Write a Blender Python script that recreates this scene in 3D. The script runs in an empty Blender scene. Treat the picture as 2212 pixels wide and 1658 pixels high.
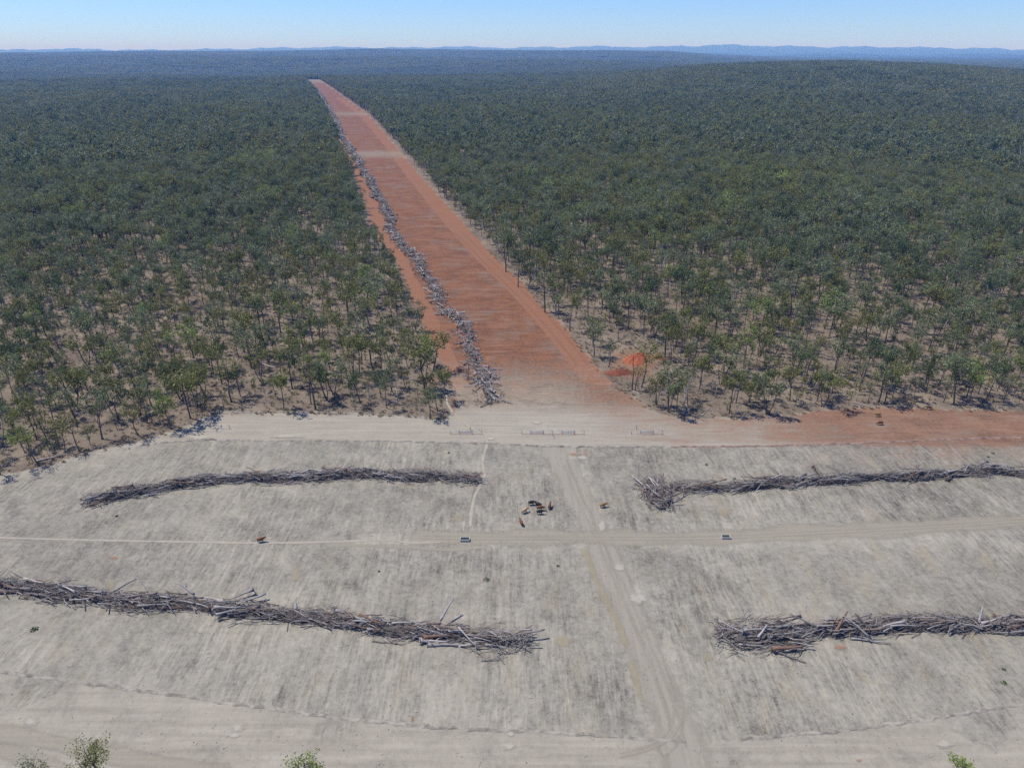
import bpy, math, random
import numpy as np
from mathutils import Vector, Matrix

# ------------------------------------------------------------------ camera, sky, sun, exposure
SC = bpy.context.scene
COL = SC.collection
CAM_H, PITCH, FPX = 110.0, math.radians(26.0), 1475.0      # height (m), tilt, focal length in 2212-px frame units
cd = bpy.data.cameras.new('camera'); cam = bpy.data.objects.new('camera', cd); COL.objects.link(cam)
cam.location = (0, 0, CAM_H); cam.rotation_euler = (math.pi/2 - PITCH, 0, 0)
cd.sensor_width = 36.0; cd.lens = 36.0*FPX/2212.0; cd.clip_start = 1.0; cd.clip_end = 120000.0
SC.camera = cam

SUN_EL = math.radians(62.0)
sun_to = Vector((-0.93*math.cos(SUN_EL), 0.36*math.cos(SUN_EL), math.sin(SUN_EL))).normalized()
w = bpy.data.worlds.new('World'); SC.world = w; w.use_nodes = True
nt = w.node_tree; nt.nodes.clear()
sky = nt.nodes.new('ShaderNodeTexSky'); sky.sky_type = 'NISHITA'; sky.sun_disc = False
sky.sun_elevation = SUN_EL; sky.sun_rotation = math.atan2(sun_to.x, sun_to.y)
sky.altitude = 300.0; sky.air_density = 1.0; sky.dust_density = 0.1; sky.ozone_density = 4.0
bgn = nt.nodes.new('ShaderNodeBackground'); bgn.inputs['Strength'].default_value = 0.115
tint = nt.nodes.new('ShaderNodeMix'); tint.data_type = 'RGBA'; tint.blend_type = 'MULTIPLY'; tint.inputs[0].default_value = 1.0
tint.inputs[7].default_value = (0.595, 0.80, 1.26, 1)
wo = nt.nodes.new('ShaderNodeOutputWorld')
nt.links.new(sky.outputs[0], tint.inputs[6]); nt.links.new(tint.outputs[2], bgn.inputs['Color']); nt.links.new(bgn.outputs[0], wo.inputs['Surface'])
sd_ = bpy.data.lights.new('sun', 'SUN'); sd_.energy = 4.8; sd_.angle = math.radians(0.53); sd_.color = (1.0, 0.955, 0.90)
sun = bpy.data.objects.new('sun', sd_); COL.objects.link(sun); sun.location = (0, 0, 400)
sun.rotation_euler = sun_to.to_track_quat('Z', 'Y').to_euler()
vs = SC.view_settings; vs.view_transform = 'Standard'; vs.look = 'None'; vs.exposure = 0.15; vs.gamma = 1.0; vs.use_curve_mapping = False
SC.render.engine = 'CYCLES'
cy = SC.cycles; cy.use_denoising = False; cy.max_bounces = 5; cy.diffuse_bounces = 2; cy.glossy_bounces = 1
cy.transmission_bounces = 2; cy.volume_bounces = 2; cy.transparent_max_bounces = 8

# ------------------------------------------------------------------ helpers
rnd = random.Random(7)
nrg = np.random.default_rng(11)
cP, sP = math.cos(PITCH), math.sin(PITCH)
def ray(u, v):
    dx = (u-1106)/FPX; dy = (829-v)/FPX
    return dx, cP + dy*sP, -sP + dy*cP
def G(u, v, z=0.0):                         # survey helper: the ground point (metres) seen along a sight line
    dx, dy, dz = ray(u, v); t = (z-CAM_H)/dz
    return dx*t, dy*t
def pix(x, y, z):
    zc = y*cP - (z-CAM_H)*sP; yc = y*sP + (z-CAM_H)*cP
    return 1106 + FPX*x/zc, 829 - FPX*yc/zc
def tree_height(u, vb, vt):
    x, y = G(u, vb); lo, hi = 0.3, 60.0
    for _ in range(40):
        m = (lo+hi)/2
        if pix(x, y, m)[1] > vt: lo = m
        else: hi = m
    return lo
def RL(x, y): return x*.3332, 540 + y*.3332             # survey sheets (three across, upper row and lower row)
def RM(x, y): return 737.2 + x*.3332, 540 + y*.3332
def RR(x, y): return 1474.3 + x*.3335, 540 + y*.3335
def LL(x, y): return x*.3332, 972 + y*.3332
def LM(x, y): return 737.2 + x*.3332, 972 + y*.3332
def LR(x, y): return 1474.3 + x*.3335, 972 + y*.3335
def sm(a, b, x):
    t = np.clip((np.asarray(x, float)-a)/(b-a), 0, 1); return t*t*(3-2*t)

UA = [-900, -200, 1250, 1400, 1500, 1600, 1750, 1880, 2050, 2212, 2400, 3200]
ZA = [0, 0, 6, 26, 44, 54, 60, 62, 54, 36, 22, 5]
UB = [-900, 0, 120, 300, 430, 560, 700, 760, 820, 920, 1100, 1250, 1330, 1450, 1540, 1700, 2400, 3200]
ZB = [40, 66, 74, 82, 88, 86, 92, 106, 108, 96, 97, 96, 92, 82, 40, 0, -10, -10]
UC = [-900, -200, 60, 120, 300, 480, 700, 900, 960, 1100, 1280, 1400, 1560, 1640, 1750, 1900, 2100, 2212, 3200]
ZC = [150, 120, 130, 170, 120, 160, 230, 210, 260, 210, 260, 240, 310, 280, 240, 230, 180, 150, 120]
def terrain(x, y):
    x = np.asarray(x, float); y = np.asarray(y, float)
    D = np.hypot(x, y); a = np.clip(1106 + 1641*x/np.maximum(y, 1.0), -900, 3200); a = np.where(y <= 1, -900, a)
    wob = np.sin(x*.0011+1.3)*np.cos(y*.0013+.4) + .5*np.sin(x*.0031+y*.0023)
    zA = np.interp(a, UA, ZA)*sm(900, 2800, D)*(1-sm(3000, 4800, D))
    zB = (np.interp(a, UB, ZB)+4*wob)*sm(4200, 11600, D)*(1-sm(12600, 16000, D))
    dip = -26*sm(3150, 4000, D)*(1-sm(4600, 6500, D))*(1-sm(900, 1300, a))
    zB = zB + (15*np.sin(D*.0016+a*.0035+1.0)+8*np.sin(D*.0037-a*.006))*sm(3900, 5200, D)*(1-sm(10000, 11500, D))*(1-sm(1400, 1600, a))
    zC = (np.interp(a, UC, ZC) + 22*np.sin(a*.045+D*.0004) + 14*np.sin(a*.11-D*.0003) + 7*np.sin(a*.27))*sm(22500, 31000, D)*(1-.75*sm(33000, 41000, D))
    zC2 = 46*(np.sin(a*.021+1)*.5+.6)*sm(17000, 20500, D)*(1-sm(21500, 25000, D))
    return zA+zB+dip+zC+zC2
def tz(x, y): return float(terrain(x, y))

def new_obj(name, me, parent=None, loc=None):
    o = bpy.data.objects.new(name, me); COL.objects.link(o)
    if parent is not None: o.parent = parent
    if loc is not None: o.location = loc
    return o
def tag(o, label=None, cat=None, group=None, kind=None):
    if label: o['label'] = label
    if cat: o['category'] = cat
    if group: o['group'] = group
    if kind: o['kind'] = kind
    return o
def empty(name, loc, rz=0.0):
    o = bpy.data.objects.new(name, None); COL.objects.link(o); o.location = loc; o.rotation_euler = (0, 0, rz); o.empty_display_size = .5
    return o
class MB:                                    # collects verts / faces / per-vertex tint / face materials
    def __init__(s): s.v = []; s.f = []; s.t = []; s.m = []
    def add(s, vs, fs, tint=.5, mat=0):
        b = len(s.v); s.v += [tuple(p) for p in vs]; s.f += [tuple(i+b for i in f) for f in fs]
        s.t += [tint]*len(vs); s.m += [mat]*len(fs)
    def tube(s, pts, rad, n=5, tint=.5, mat=0, cap=True):
        pts = [Vector(p) for p in pts]; vs = []; fs = []
        for i, p in enumerate(pts):
            d = (pts[min(i+1, len(pts)-1)] - pts[max(i-1, 0)])
            if d.length < 1e-6: d = Vector((0, 0, 1))
            d.normalize()
            a = Vector((0, 0, 1)) if abs(d.z) < .9 else Vector((1, 0, 0))
            e1 = d.cross(a).normalized(); e2 = d.cross(e1)
            for k in range(n):
                th = 2*math.pi*k/n; vs.append(p + (e1*math.cos(th)+e2*math.sin(th))*rad[i])
        for i in range(len(pts)-1):
            for k in range(n):
                k2 = (k+1) % n; fs.append((i*n+k, i*n+k2, (i+1)*n+k2, (i+1)*n+k))
        if cap:
            fs.append(tuple(range(n-1, -1, -1))); b = (len(pts)-1)*n; fs.append(tuple(range(b, b+n)))
        s.add(vs, fs, tint, mat)
    def box(s, c, d, tint=.5, mat=0):
        x, y, z = c; a, b, h = d[0]/2, d[1]/2, d[2]/2
        vs = [(x+i*a, y+j*b, z+k*h) for k in (-1, 1) for j in (-1, 1) for i in (-1, 1)]
        s.add(vs, [(0, 2, 3, 1), (4, 5, 7, 6), (0, 1, 5, 4), (2, 6, 7, 3), (0, 4, 6, 2), (1, 3, 7, 5)], tint, mat)
    def mesh(s, name, mats, smooth=False):
        me = bpy.data.meshes.new(name); me.from_pydata(s.v, [], s.f)
        for m in mats: me.materials.append(m)
        if len(mats) > 1: me.polygons.foreach_set('material_index', s.m)
        at = me.attributes.new('tint', 'FLOAT', 'POINT'); at.data.foreach_set('value', s.t)
        if smooth: me.polygons.foreach_set('use_smooth', [True]*len(me.polygons))
        me.update(); return me

class NT:                                    # tiny node-tree builder
    def __init__(s, name):
        s.m = bpy.data.materials.new(name); s.m.use_nodes = True; s.t = s.m.node_tree; s.t.nodes.clear()
        s.out = s.t.nodes.new('ShaderNodeOutputMaterial')
    def n(s, ty, **kw):
        nd = s.t.nodes.new(ty)
        for k, v in kw.items(): setattr(nd, k, v)
        return nd
    def l(s, a, b): s.t.links.new(a, b)
    def put(s, sock, v):
        if isinstance(v, bpy.types.NodeSocket): s.l(v, sock)
        elif isinstance(v, (tuple, list)) and len(v) == 3 and sock.type == 'RGBA': sock.default_value = (*v, 1)
        else: sock.default_value = v
    def math(s, op, a, b=0.0, clamp=False):
        nd = s.n('ShaderNodeMath', operation=op, use_clamp=clamp); s.put(nd.inputs[0], a); s.put(nd.inputs[1], b); return nd.outputs[0]
    def mix(s, f, a, b, blend='MIX'):
        nd = s.n('ShaderNodeMix', data_type='RGBA', blend_type=blend); s.put(nd.inputs[0], f); s.put(nd.inputs[6], a); s.put(nd.inputs[7], b); return nd.outputs[2]
    def rng(s, v, a, b, c=0.0, d=1.0):
        nd = s.n('ShaderNodeMapRange', interpolation_type='SMOOTHSTEP'); s.put(nd.inputs[0], v)
        for i, q in enumerate((a, b, c, d)): s.put(nd.inputs[i+1], q)
        return nd.outputs[0]
    def attr(s, name): return s.n('ShaderNodeAttribute', attribute_name=name).outputs['Fac']
    def pos(s): return s.n('ShaderNodeNewGeometry').outputs['Position']
    def mapped(s, vec, scale=(1, 1, 1), rot=(0, 0, 0), loc=(0, 0, 0)):
        nd = s.n('ShaderNodeMapping'); s.put(nd.inputs['Vector'], vec); nd.inputs['Scale'].default_value = scale
        nd.inputs['Rotation'].default_value = rot; nd.inputs['Location'].default_value = loc; return nd.outputs[0]
    def noise(s, vec, scale, detail=3.0, rough=.55, dist=0.0):
        nd = s.n('ShaderNodeTexNoise'); s.put(nd.inputs['Vector'], vec); nd.inputs['Scale'].default_value = scale
        nd.inputs['Detail'].default_value = detail; nd.inputs['Roughness'].default_value = rough; nd.inputs['Distortion'].default_value = dist
        return nd.outputs['Fac']
    def ramp(s, v, stops):
        nd = s.n('ShaderNodeValToRGB'); s.put(nd.inputs[0], v); e = nd.color_ramp.elements
        while len(e) < len(stops): e.new(.5)
        for i, (p, c) in enumerate(stops): e[i].position = p; e[i].color = (*c, 1)
        return nd.outputs[0]
    def surf(s, col, rough=.9, bump=None, bs=.3, bd=.1, spec=.15):
        p = s.n('ShaderNodeBsdfPrincipled'); s.put(p.inputs['Base Color'], col); s.put(p.inputs['Roughness'], rough)
        p.inputs['Specular IOR Level'].default_value = spec
        if bump is not None:
            b = s.n('ShaderNodeBump'); s.put(b.inputs['Height'], bump); b.inputs['Strength'].default_value = bs; b.inputs['Distance'].default_value = bd
            s.l(b.outputs[0], p.inputs['Normal'])
        return p.outputs[0]
    def done(s, sh): s.l(sh, s.out.inputs['Surface']); return s.m

# ------------------------------------------------------------------ ground materials
def mat_ground():
    k = NT('dry_ground'); P = k.pos()
    edge, red, road, strip, dist = k.attr('edge'), k.attr('red'), k.attr('road'), k.attr('strip'), k.attr('dist')
    yel, bare = k.attr('yellow'), k.attr('bare')
    big = k.noise(P, .022, 4, .55, .3); med = k.noise(P, .11, 5, .62, .4); fine = k.noise(P, .9, 5, .7); grit = k.noise(P, 2.6, 3, .75)
    blot = k.noise(k.mapped(P, (.36, .22, .3), loc=(3, 17, 0)), 1.0, 4, .65, .6)
    stA = k.noise(k.mapped(P, (.55, .075, .3), rot=(0, 0, .05)), 1.0, 5, .66, .9)
    stB = k.noise(k.mapped(P, (1.5, .16, .3), rot=(0, 0, -.06), loc=(31, 7, 0)), 1.0, 4, .65, .8)
    crs = k.noise(k.mapped(P, (.045, .26, .3), rot=(0, 0, .28), loc=(11, 3, 0)), 1.0, 5, .68, 1.3)
    crs2 = k.noise(k.mapped(P, (.16, .9, .3), rot=(0, 0, .24), loc=(1, 33, 0)), 1.0, 4, .65, .6)
    # cleared paddock: pale dust, grey litter left in drag streaks
    stm = k.rng(k.noise(P, .03, 3, .5, .5), .36, .62, .25, 1.15)
    stk = k.math('ADD', k.math('MULTIPLY', k.math('SUBTRACT', stA, .5), .46), k.math('MULTIPLY', k.math('SUBTRACT', stB, .5), .56))
    pat = k.math('ADD', .5, k.math('MULTIPLY', stk, stm))
    pat = k.math('ADD', pat, k.math('ADD', k.math('MULTIPLY', k.math('SUBTRACT', med, .5), .44), k.math('MULTIPLY', k.math('SUBTRACT', big, .5), .40)))
    pat = k.math('ADD', pat, k.math('ADD', k.math('MULTIPLY', k.math('SUBTRACT', blot, .5), .42), k.math('MULTIPLY', k.math('SUBTRACT', fine, .5), .55)))
    pat = k.math('ADD', pat, k.math('MULTIPLY', bare, .19))
    padc = k.ramp(pat, [(.22, (.098, .090, .072)), (.40, (.182, .167, .132)), (.55, (.246, .225, .177)), (.78, (.340, .309, .240))])
    yn = k.rng(k.noise(k.mapped(P, (.17, .07, 1), loc=(5, 50, 0)), 1.0, 5, .65, .8), .50, .78)
    padc = k.mix(k.math('MULTIPLY', yn, k.math('ADD', .34, k.math('MULTIPLY', yel, .6))), padc, (.275, .232, .148))
    litter = k.rng(k.math('ADD', grit, k.math('MULTIPLY', k.math('SUBTRACT', .50, pat), .45)), .55, .68)
    padc = k.mix(k.math('MULTIPLY', litter, .60), padc, (.072, .064, .053))
    # graded road
    rdn = k.noise(k.mapped(P, (.04, .75, 1), loc=(2, 9, 0)), 1.0, 5, .6, .2)
    rdc = k.ramp(k.math('ADD', k.math('MULTIPLY', rdn, .5), k.math('ADD', k.math('MULTIPLY', fine, .3), k.math('MULTIPLY', med, .2))), [(.34, (.218, .195, .152)), (.5, (.286, .256, .199)), (.66, (.345, .312, .244))])
    c = k.mix(k.rng(k.math('ADD', road, k.math('MULTIPLY', k.math('SUBTRACT', med, .5), .7)), .3, .7), padc, rdc)
    # red earth
    redn = k.math('ADD', k.math('MULTIPLY', crs, .36), k.math('ADD', k.math('MULTIPLY', med, .30), k.math('ADD', k.math('MULTIPLY', fine, .38), k.math('MULTIPLY', crs2, .14))))
    redc = k.ramp(redn, [(.46, (.088, .042, .025)), (.55, (.150, .070, .038)), (.64, (.202, .096, .052)), (.78, (.262, .142, .084))])
    grs = k.rng(k.math('ADD', k.math('MULTIPLY', crs, .4), k.math('MULTIPLY', k.noise(P, .045, 5, .65, .5), .7)), .52, .70)
    redc = k.mix(k.math('MULTIPLY', grs, .5), redc, (.175, .150, .120))
    redt = k.ramp(k.math('ADD', k.math('MULTIPLY', rdn, .4), k.math('MULTIPLY', fine, .6)), [(.35, (0.180, 0.086, 0.048)), (.65, (0.258, 0.130, 0.075))])
    redc = k.mix(k.rng(k.attr('smooth_track'), .3, .7), redc, redt)
    rm = k.rng(k.math('ADD', red, k.math('MULTIPLY', k.math('SUBTRACT', k.math('ADD', k.math('MULTIPLY', crs, .5), k.math('MULTIPLY', med, .5)), .5), 1.5)), .12, .88)
    rm = k.math('MULTIPLY', k.math('MULTIPLY', rm, k.rng(red, .0, .12)), k.math('ADD', .84, k.math('MULTIPLY', strip, .16)))
    tanc = k.ramp(k.math('ADD', k.math('MULTIPLY', crs2, .4), k.math('ADD', k.math('MULTIPLY', med, .35), k.math('MULTIPLY', fine, .3))), [(.38, (.135, .108, .078)), (.52, (.225, .180, .130)), (.68, (.315, .250, .182))])
    c = k.mix(k.math('MULTIPLY', strip, k.rng(red, .95, .2)), c, tanc)
    c = k.mix(rm, c, redc)
    # woodland floor: litter, straw grass, ash
    fl = k.math('ADD', k.math('MULTIPLY', med, .5), k.math('ADD', k.math('MULTIPLY', fine, .35), k.math('MULTIPLY', big, .25)))
    flc = k.ramp(fl, [(.38, (.070, .056, .043)), (.50, (.142, .112, .083)), (.62, (.208, .167, .119)), (.76, (.300, .250, .170))])
    flc = k.mix(k.math('MULTIPLY', k.rng(grit, .52, .66), .6), flc, (0.053, 0.040, 0.030))
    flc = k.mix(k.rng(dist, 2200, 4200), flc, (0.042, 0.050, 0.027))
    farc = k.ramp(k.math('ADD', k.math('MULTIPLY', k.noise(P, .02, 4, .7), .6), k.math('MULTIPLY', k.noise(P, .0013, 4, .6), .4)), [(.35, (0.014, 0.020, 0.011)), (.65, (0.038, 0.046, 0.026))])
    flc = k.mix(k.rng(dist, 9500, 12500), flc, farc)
    em = k.rng(k.math('ADD', edge, k.math('ADD', k.math('MULTIPLY', k.math('SUBTRACT', med, .5), 7.0), k.math('MULTIPLY', k.math('SUBTRACT', fine, .5), 3.0))), -.6, 1.0)
    c = k.mix(em, flc, c)
    h = k.math('ADD', k.math('MULTIPLY', fine, .8), k.math('ADD', k.math('MULTIPLY', grit, .5), k.math('MULTIPLY', blot, .6)))
    return k.done(k.surf(c, .95, h, .55, .22, .08))
def mat_sheet(name, stops, sc=(.5, .5, .5), rot=0.0, soft=.5, amt=1.0, bumps=.4):      # thin worn sheet, ragged edges
    k = NT(name); P = k.pos()
    n1 = k.noise(k.mapped(P, sc, rot=(0, 0, rot)), 1.0, 5, .65, .3); n2 = k.noise(P, 1.3, 4, .65)
    c = k.ramp(k.math('ADD', k.math('MULTIPLY', n1, .6), k.math('MULTIPLY', n2, .4)), stops)
    n3 = k.noise(P, .35, 4, .65, .5)
    a = k.math('ADD', k.attr('tint'), k.math('MULTIPLY', k.math('SUBTRACT', k.math('ADD', k.math('MULTIPLY', n1, .4), k.math('ADD', k.math('MULTIPLY', n3, .35), k.math('MULTIPLY', n2, .3))), .5), 1.7))
    a = k.math('MULTIPLY', k.math('MULTIPLY', k.rng(a, .0, .85), k.rng(k.attr('tint'), 0, .4)), amt)
    sh = k.surf(c, .95, n2, bumps, .1, .08); tr = k.n('ShaderNodeBsdfTransparent')
    m = k.n('ShaderNodeMixShader'); k.l(a, m.inputs[0]); k.l(tr.outputs[0], m.inputs[1]); k.l(sh, m.inputs[2])
    return k.done(m.outputs[0])
def mat_wood(name, stops, dark=.45):
    k = NT(name); o = k.n('ShaderNodeObjectInfo'); tc = k.n('ShaderNodeTexCoord').outputs['Object']
    r = k.math('FRACT', k.math('ADD', o.outputs['Random'], k.math('MULTIPLY', k.attr('tint'), 1.0)))
    c = k.ramp(r, stops)
    n = k.noise(k.mapped(tc, (.6, 5, 5)), 1.0, 4, .65)
    c = k.mix(k.rng(n, .45, .72, 0, dark), c, (.05, .04, .035))
    return k.done(k.surf(c, .85, n, .5, .04, .15))
def mat_leaf(name, a, b):
    k = NT(name); t = k.attr('tint'); o = k.n('ShaderNodeObjectInfo')
    c = k.mix(k.math('ADD', k.math('MULTIPLY', o.outputs['Random'], .6), k.math('MULTIPLY', t, .4)), a, b)
    v = k.math('ADD', .62, k.math('MULTIPLY', t, .76))
    hsv = k.n('ShaderNodeHueSaturation'); k.put(hsv.inputs['Color'], c); k.put(hsv.inputs['Value'], v)
    c = hsv.outputs[0]
    p = k.n('ShaderNodeBsdfPrincipled'); k.put(p.inputs['Base Color'], c); p.inputs['Roughness'].default_value = .55; p.inputs['Specular IOR Level'].default_value = .25
    tr = k.n('ShaderNodeBsdfTranslucent'); k.put(tr.inputs['Color'], c)
    m = k.n('ShaderNodeMixShader'); m.inputs[0].default_value = .38; k.l(p.outputs[0], m.inputs[1]); k.l(tr.outputs[0], m.inputs[2])
    return k.done(m.outputs[0])
def mat_plain(name, col, rough=.8, var=.25, scale=3.0, metal=0.0, spec=.3, bs=.2):
    k = NT(name); tc = k.n('ShaderNodeTexCoord').outputs['Object']; n = k.noise(tc, scale, 4, .6)
    c = k.mix(k.rng(n, .3, .7), tuple(q*(1-var) for q in col), tuple(min(1, q*(1+var)) for q in col))
    sh = k.surf(c, rough, n, bs, .03, spec); sh.node.inputs['Metallic'].default_value = metal
    return k.done(sh)

M_ground = mat_ground()
M_path = mat_sheet('trodden_dust', [(.3, (.305, .270, .210)), (.7, (.415, .370, .288))], (.4, .4, .4), 0, .5, .85)
M_rut = mat_sheet('faint_wheel_dust', [(.3, (.290, .258, .200)), (.7, (.390, .348, .270))], (.15, .15, .4), 0, .5, .5)
M_wheel = mat_sheet('wheel_worn_dust', [(.3, (.272, .246, .193)), (.7, (.370, .333, .260))], (1.2, .06, .4), -.25, .7, .75)
M_wheelx = mat_sheet('cross_worn_dust', [(.3, (.270, .243, .182)), (.7, (.368, .330, .250))], (.05, 1.2, .4), 0, .7, .7)
M_yellow = mat_sheet('yellow_subsoil', [(.3, (.320, .270, .165)), (.7, (.400, .345, .215))], (.8, .3, .4), 0, .7, .42)
M_palepatch = mat_sheet('pale_subsoil', [(.3, (0.350, 0.319, 0.251)), (.7, (0.441, 0.403, 0.327))], (.5, .5, .4), 0, .7, .8)
M_orange = mat_sheet('orange_subsoil', [(.3, (0.304, 0.152, 0.084)), (.7, (0.380, 0.205, 0.114))], (.6, .6, .4), 0, .7, .5)
M_tyre = mat_sheet('rutted_red_dust', [(.3, (0.251, 0.125, 0.076)), (.7, (0.327, 0.179, 0.118))], (1.2, .06, .4), .25, .7, .35)
M_berm = mat_plain('graded_spoil', (0.240, 0.215, 0.172), .95, .35, .5, spec=.08, bs=.8)
M_redsoil = mat_plain('raw_red_soil', (0.300, 0.096, 0.047), .95, .38, 1.3, spec=.08, bs=.6)
M_bermred = mat_plain('graded_red_spoil', (.215, .150, .115), .95, .35, .5, spec=.08, bs=.8)
M_redbrown = mat_plain('crumbled_red_brown_soil', (0.175, 0.065, 0.038), .95, .4, 2.2, spec=.08, bs=1.0)
GREY = [(0, (.21, .195, .18)), (.25, (.29, .27, .252)), (.45, (.15, .128, .11)), (.65, (.34, .32, .298)), (.82, (.22, .165, .13)), (1, (.11, .09, .076))]
M_log = mat_wood('weathered_log', GREY, .4)
M_logpale = mat_wood('bleached_log', [(0, (.34, .31, .285)), (.5, (.41, .375, .345)), (1, (.30, .27, .245))], .45)
M_logbrown = mat_wood('brown_barked_log', [(0, (.17, .10, .065)), (.5, (.21, .13, .09)), (1, (.13, .085, .06))], .5)
M_brush = mat_wood('dead_brush', [(0, (.18, .165, .153)), (.3, (.28, .262, .245)), (.5, (.10, .087, .077)), (.72, (.22, .165, .128)), (.86, (.43, .39, .345)), (1, (.18, .165, .153))], .35)
M_brushpale = mat_wood('bleached_brush', [(0, (.24, .215, .195)), (.3, (.34, .31, .285)), (.5, (.12, .10, .085)), (.75, (.29, .24, .20)), (.9, (.43, .40, .37)), (1, (.24, .215, .195))], .35)
M_coreshade = mat_plain('heap_core_shade_soil', (.085, .072, .062), .95, .5, 1.4, spec=.08, bs=1.0)  # dark soil brown, puts the shade inside the heaps into the core colour
M_bark = mat_wood('dark_rough_bark', [(0, (.075, .062, .055)), (.5, (.11, .092, .08)), (1, (.15, .128, .112))], .5)
M_barkpale = mat_wood('pale_smooth_bark', [(0, (.33, .30, .28)), (.5, (.40, .37, .35)), (1, (.28, .25, .23))], .3)
LEAF = {
 'grey-green': mat_leaf('grey_green_leaf', (.152, .180, .080), (.225, .250, .118)),
 'olive': mat_leaf('olive_leaf', (.158, .168, .046), (.226, .226, .062)),
 'dark green': mat_leaf('dark_green_leaf', (.074, .104, .038), (.118, .150, .056)),
 'bright green': mat_leaf('bright_green_leaf', (.205, .258, .060), (.275, .328, .082)),
}
M_straw = mat_leaf('straw', (.26, .205, .125), (.36, .30, .19))
M_weed = mat_leaf('weed_leaf', (.06, .10, .03), (.10, .15, .045))
M_steel = mat_plain('galvanised_steel', (.50, .51, .52), .5, .12, 8, .25, .5, .05)
M_post = mat_plain('dark_steel_post', (.11, .11, .115), .6, .2, 8, .5, .4, .05)
M_conc = mat_plain('grey_concrete', (.42, .41, .385), .85, .12, 6, spec=.2)
M_water = mat_plain('trough_water', (.045, .05, .025), .08, .2, 3, spec=.5, bs=.02)

# ------------------------------------------------------------------ layout of the clearing
EDGE_LEFT = [(-420, 1165), (-150, 1078), (0, 1024), (60, 1014), (130, 996), (200, 975), (280, 955), (345, 938), (385, 926), (440, 901), (500, 892), (660, 890), (800, 895), (920, 901), (958, 905)]
EDGE_STRIP_L = [(985, 880), (962, 815), (935, 750), (912, 700), (890, 655), (878, 620), (852, 565), (808, 510), (790, 455), (768, 395), (748, 345), (728, 290), (706, 240), (680, 200), (658, 174)]
EDGE_STRIP_R = [(690, 174), (738, 208), (795, 248), (852, 310), (905, 375), (990, 468), (1062, 548), (1130, 612), (1172, 662), (1228, 715), (1262, 758), (1300, 802), (1345, 842), (1400, 880), (1468, 903)]
EDGE_RIGHT = [(1560, 902), (1640, 900), (1760, 886), (1830, 880), (1960, 878), (2080, 884), (2212, 886), (2450, 888), (2800, 890)]
poly = np.array([G(*p) for p in EDGE_LEFT+EDGE_STRIP_L+EDGE_STRIP_R+EDGE_RIGHT] + [(520, 120), (420, 56), (-330, 56)])
def seg_dist(px, py, A, B):
    d = B-A; L2 = (d**2).sum()+1e-9
    t = np.clip(((px-A[0])*d[0]+(py-A[1])*d[1])/L2, 0, 1)
    return np.hypot(px-(A[0]+t*d[0]), py-(A[1]+t*d[1])), t
def clear_sd(px, py):                        # + inside the clearing, metres to its edge
    px = np.asarray(px, float); py = np.asarray(py, float)
    d = np.full(px.shape, 1e9); ins = np.zeros(px.shape, bool); n = len(poly)
    for i in range(n):
        A, B = poly[i], poly[(i+1) % n]
        d = np.minimum(d, seg_dist(px, py, A, B)[0])
        c = (A[1] > py) != (B[1] > py)
        xi = (B[0]-A[0])*(py-A[1])/((B[1]-A[1]) if abs(B[1]-A[1]) > 1e-9 else 1e-9)+A[0]
        ins ^= c & (px < xi)
    return np.where(ins, d, -d)
def line_dist(px, py, pts):
    d = np.full(np.shape(px), 1e9)
    for a, b in zip(pts[:-1], pts[1:]): d = np.minimum(d, seg_dist(px, py, np.array(a), np.array(b))[0])
    return d

# ------------------------------------------------------------------ ground sheet, cut along its own zones
ang = np.radians(np.concatenate([np.arange(-180, -43, 6.0), np.arange(-42, 42.01, .3), np.arange(48, 180, 6.0)]))
rr = [22.0]
while rr[-1] < 46000:
    r = rr[-1]; rr.append(r*(1.010 if r < 800 else (1.018 if r < 4500 else 1.03)))
rr = np.array(rr); na, nr = len(ang), len(rr)
AA, RR_ = np.meshgrid(ang, rr)
GX = (RR_*np.sin(AA)).ravel(); GY = (RR_*np.cos(AA)).ravel(); GZ = terrain(GX, GY)
GD = np.hypot(GX, GY)
sdv = np.full(GX.shape, -9999.0); near = GD < 4500; sdv[near] = clear_sd(GX[near], GY[near])
zc = np.maximum(GY*cP + CAM_H*sP, 5.0); UU = 1106 + FPX*GX/zc; VV = 829 - FPX*(GY*sP - CAM_H*cP)/zc
UU = np.where(GY > 5, UU, 9999); VV = np.where(GY > 5, VV, 9999)
berm_top = [(-300, 1000), (200, 975), (330, 958), (430, 950), (560, 951), (760, 952), (900, 954), (1100, 959), (1200, 964), (1450, 965), (1700, 962), (1900, 955), (2050, 948), (2212, 944), (2500, 938)]
bv = np.interp(UU, [p[0] for p in berm_top], [p[1] for p in berm_top])
berm_low = [(-300, 1425), (0, 1452), (200, 1478), (450, 1511), (700, 1545), (950, 1570), (1200, 1582), (1480, 1600), (1620, 1592), (1800, 1578), (2000, 1553), (2212, 1520), (2500, 1480)]
lv = np.interp(UU, [p[0] for p in berm_low], [p[1] for p in berm_low])
in_clear = sdv > 0
stripm = (sm(905, 860, VV))*(UU < 1480)*in_clear
roadm = np.where(in_clear, sm(0, 1, (VV-868)/8)*(1-sm(-3, 3, VV-bv)), 0)*(1-.6*stripm) + sm(-4, 6, VV-lv)*in_clear*.62
roadm = np.clip(roadm, 0, 1)
red_strip = sm(905, 730, VV)*.94*(1-.62*np.exp(-((VV-333)/9)**2))*(1-.55*np.exp(-((VV-247)/5)**2))*(1-.6*sm(186, 176, VV))*(UU < 1480)
red_road = (.50*sm(1120, 1500, UU)+.22*sm(1550, 1950, UU))*sm(970, 950, VV)*(.9+.25*sm(925, 895, VV)) + sm(1500, 2150, UU)*sm(1080, 955, VV)*.42
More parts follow.
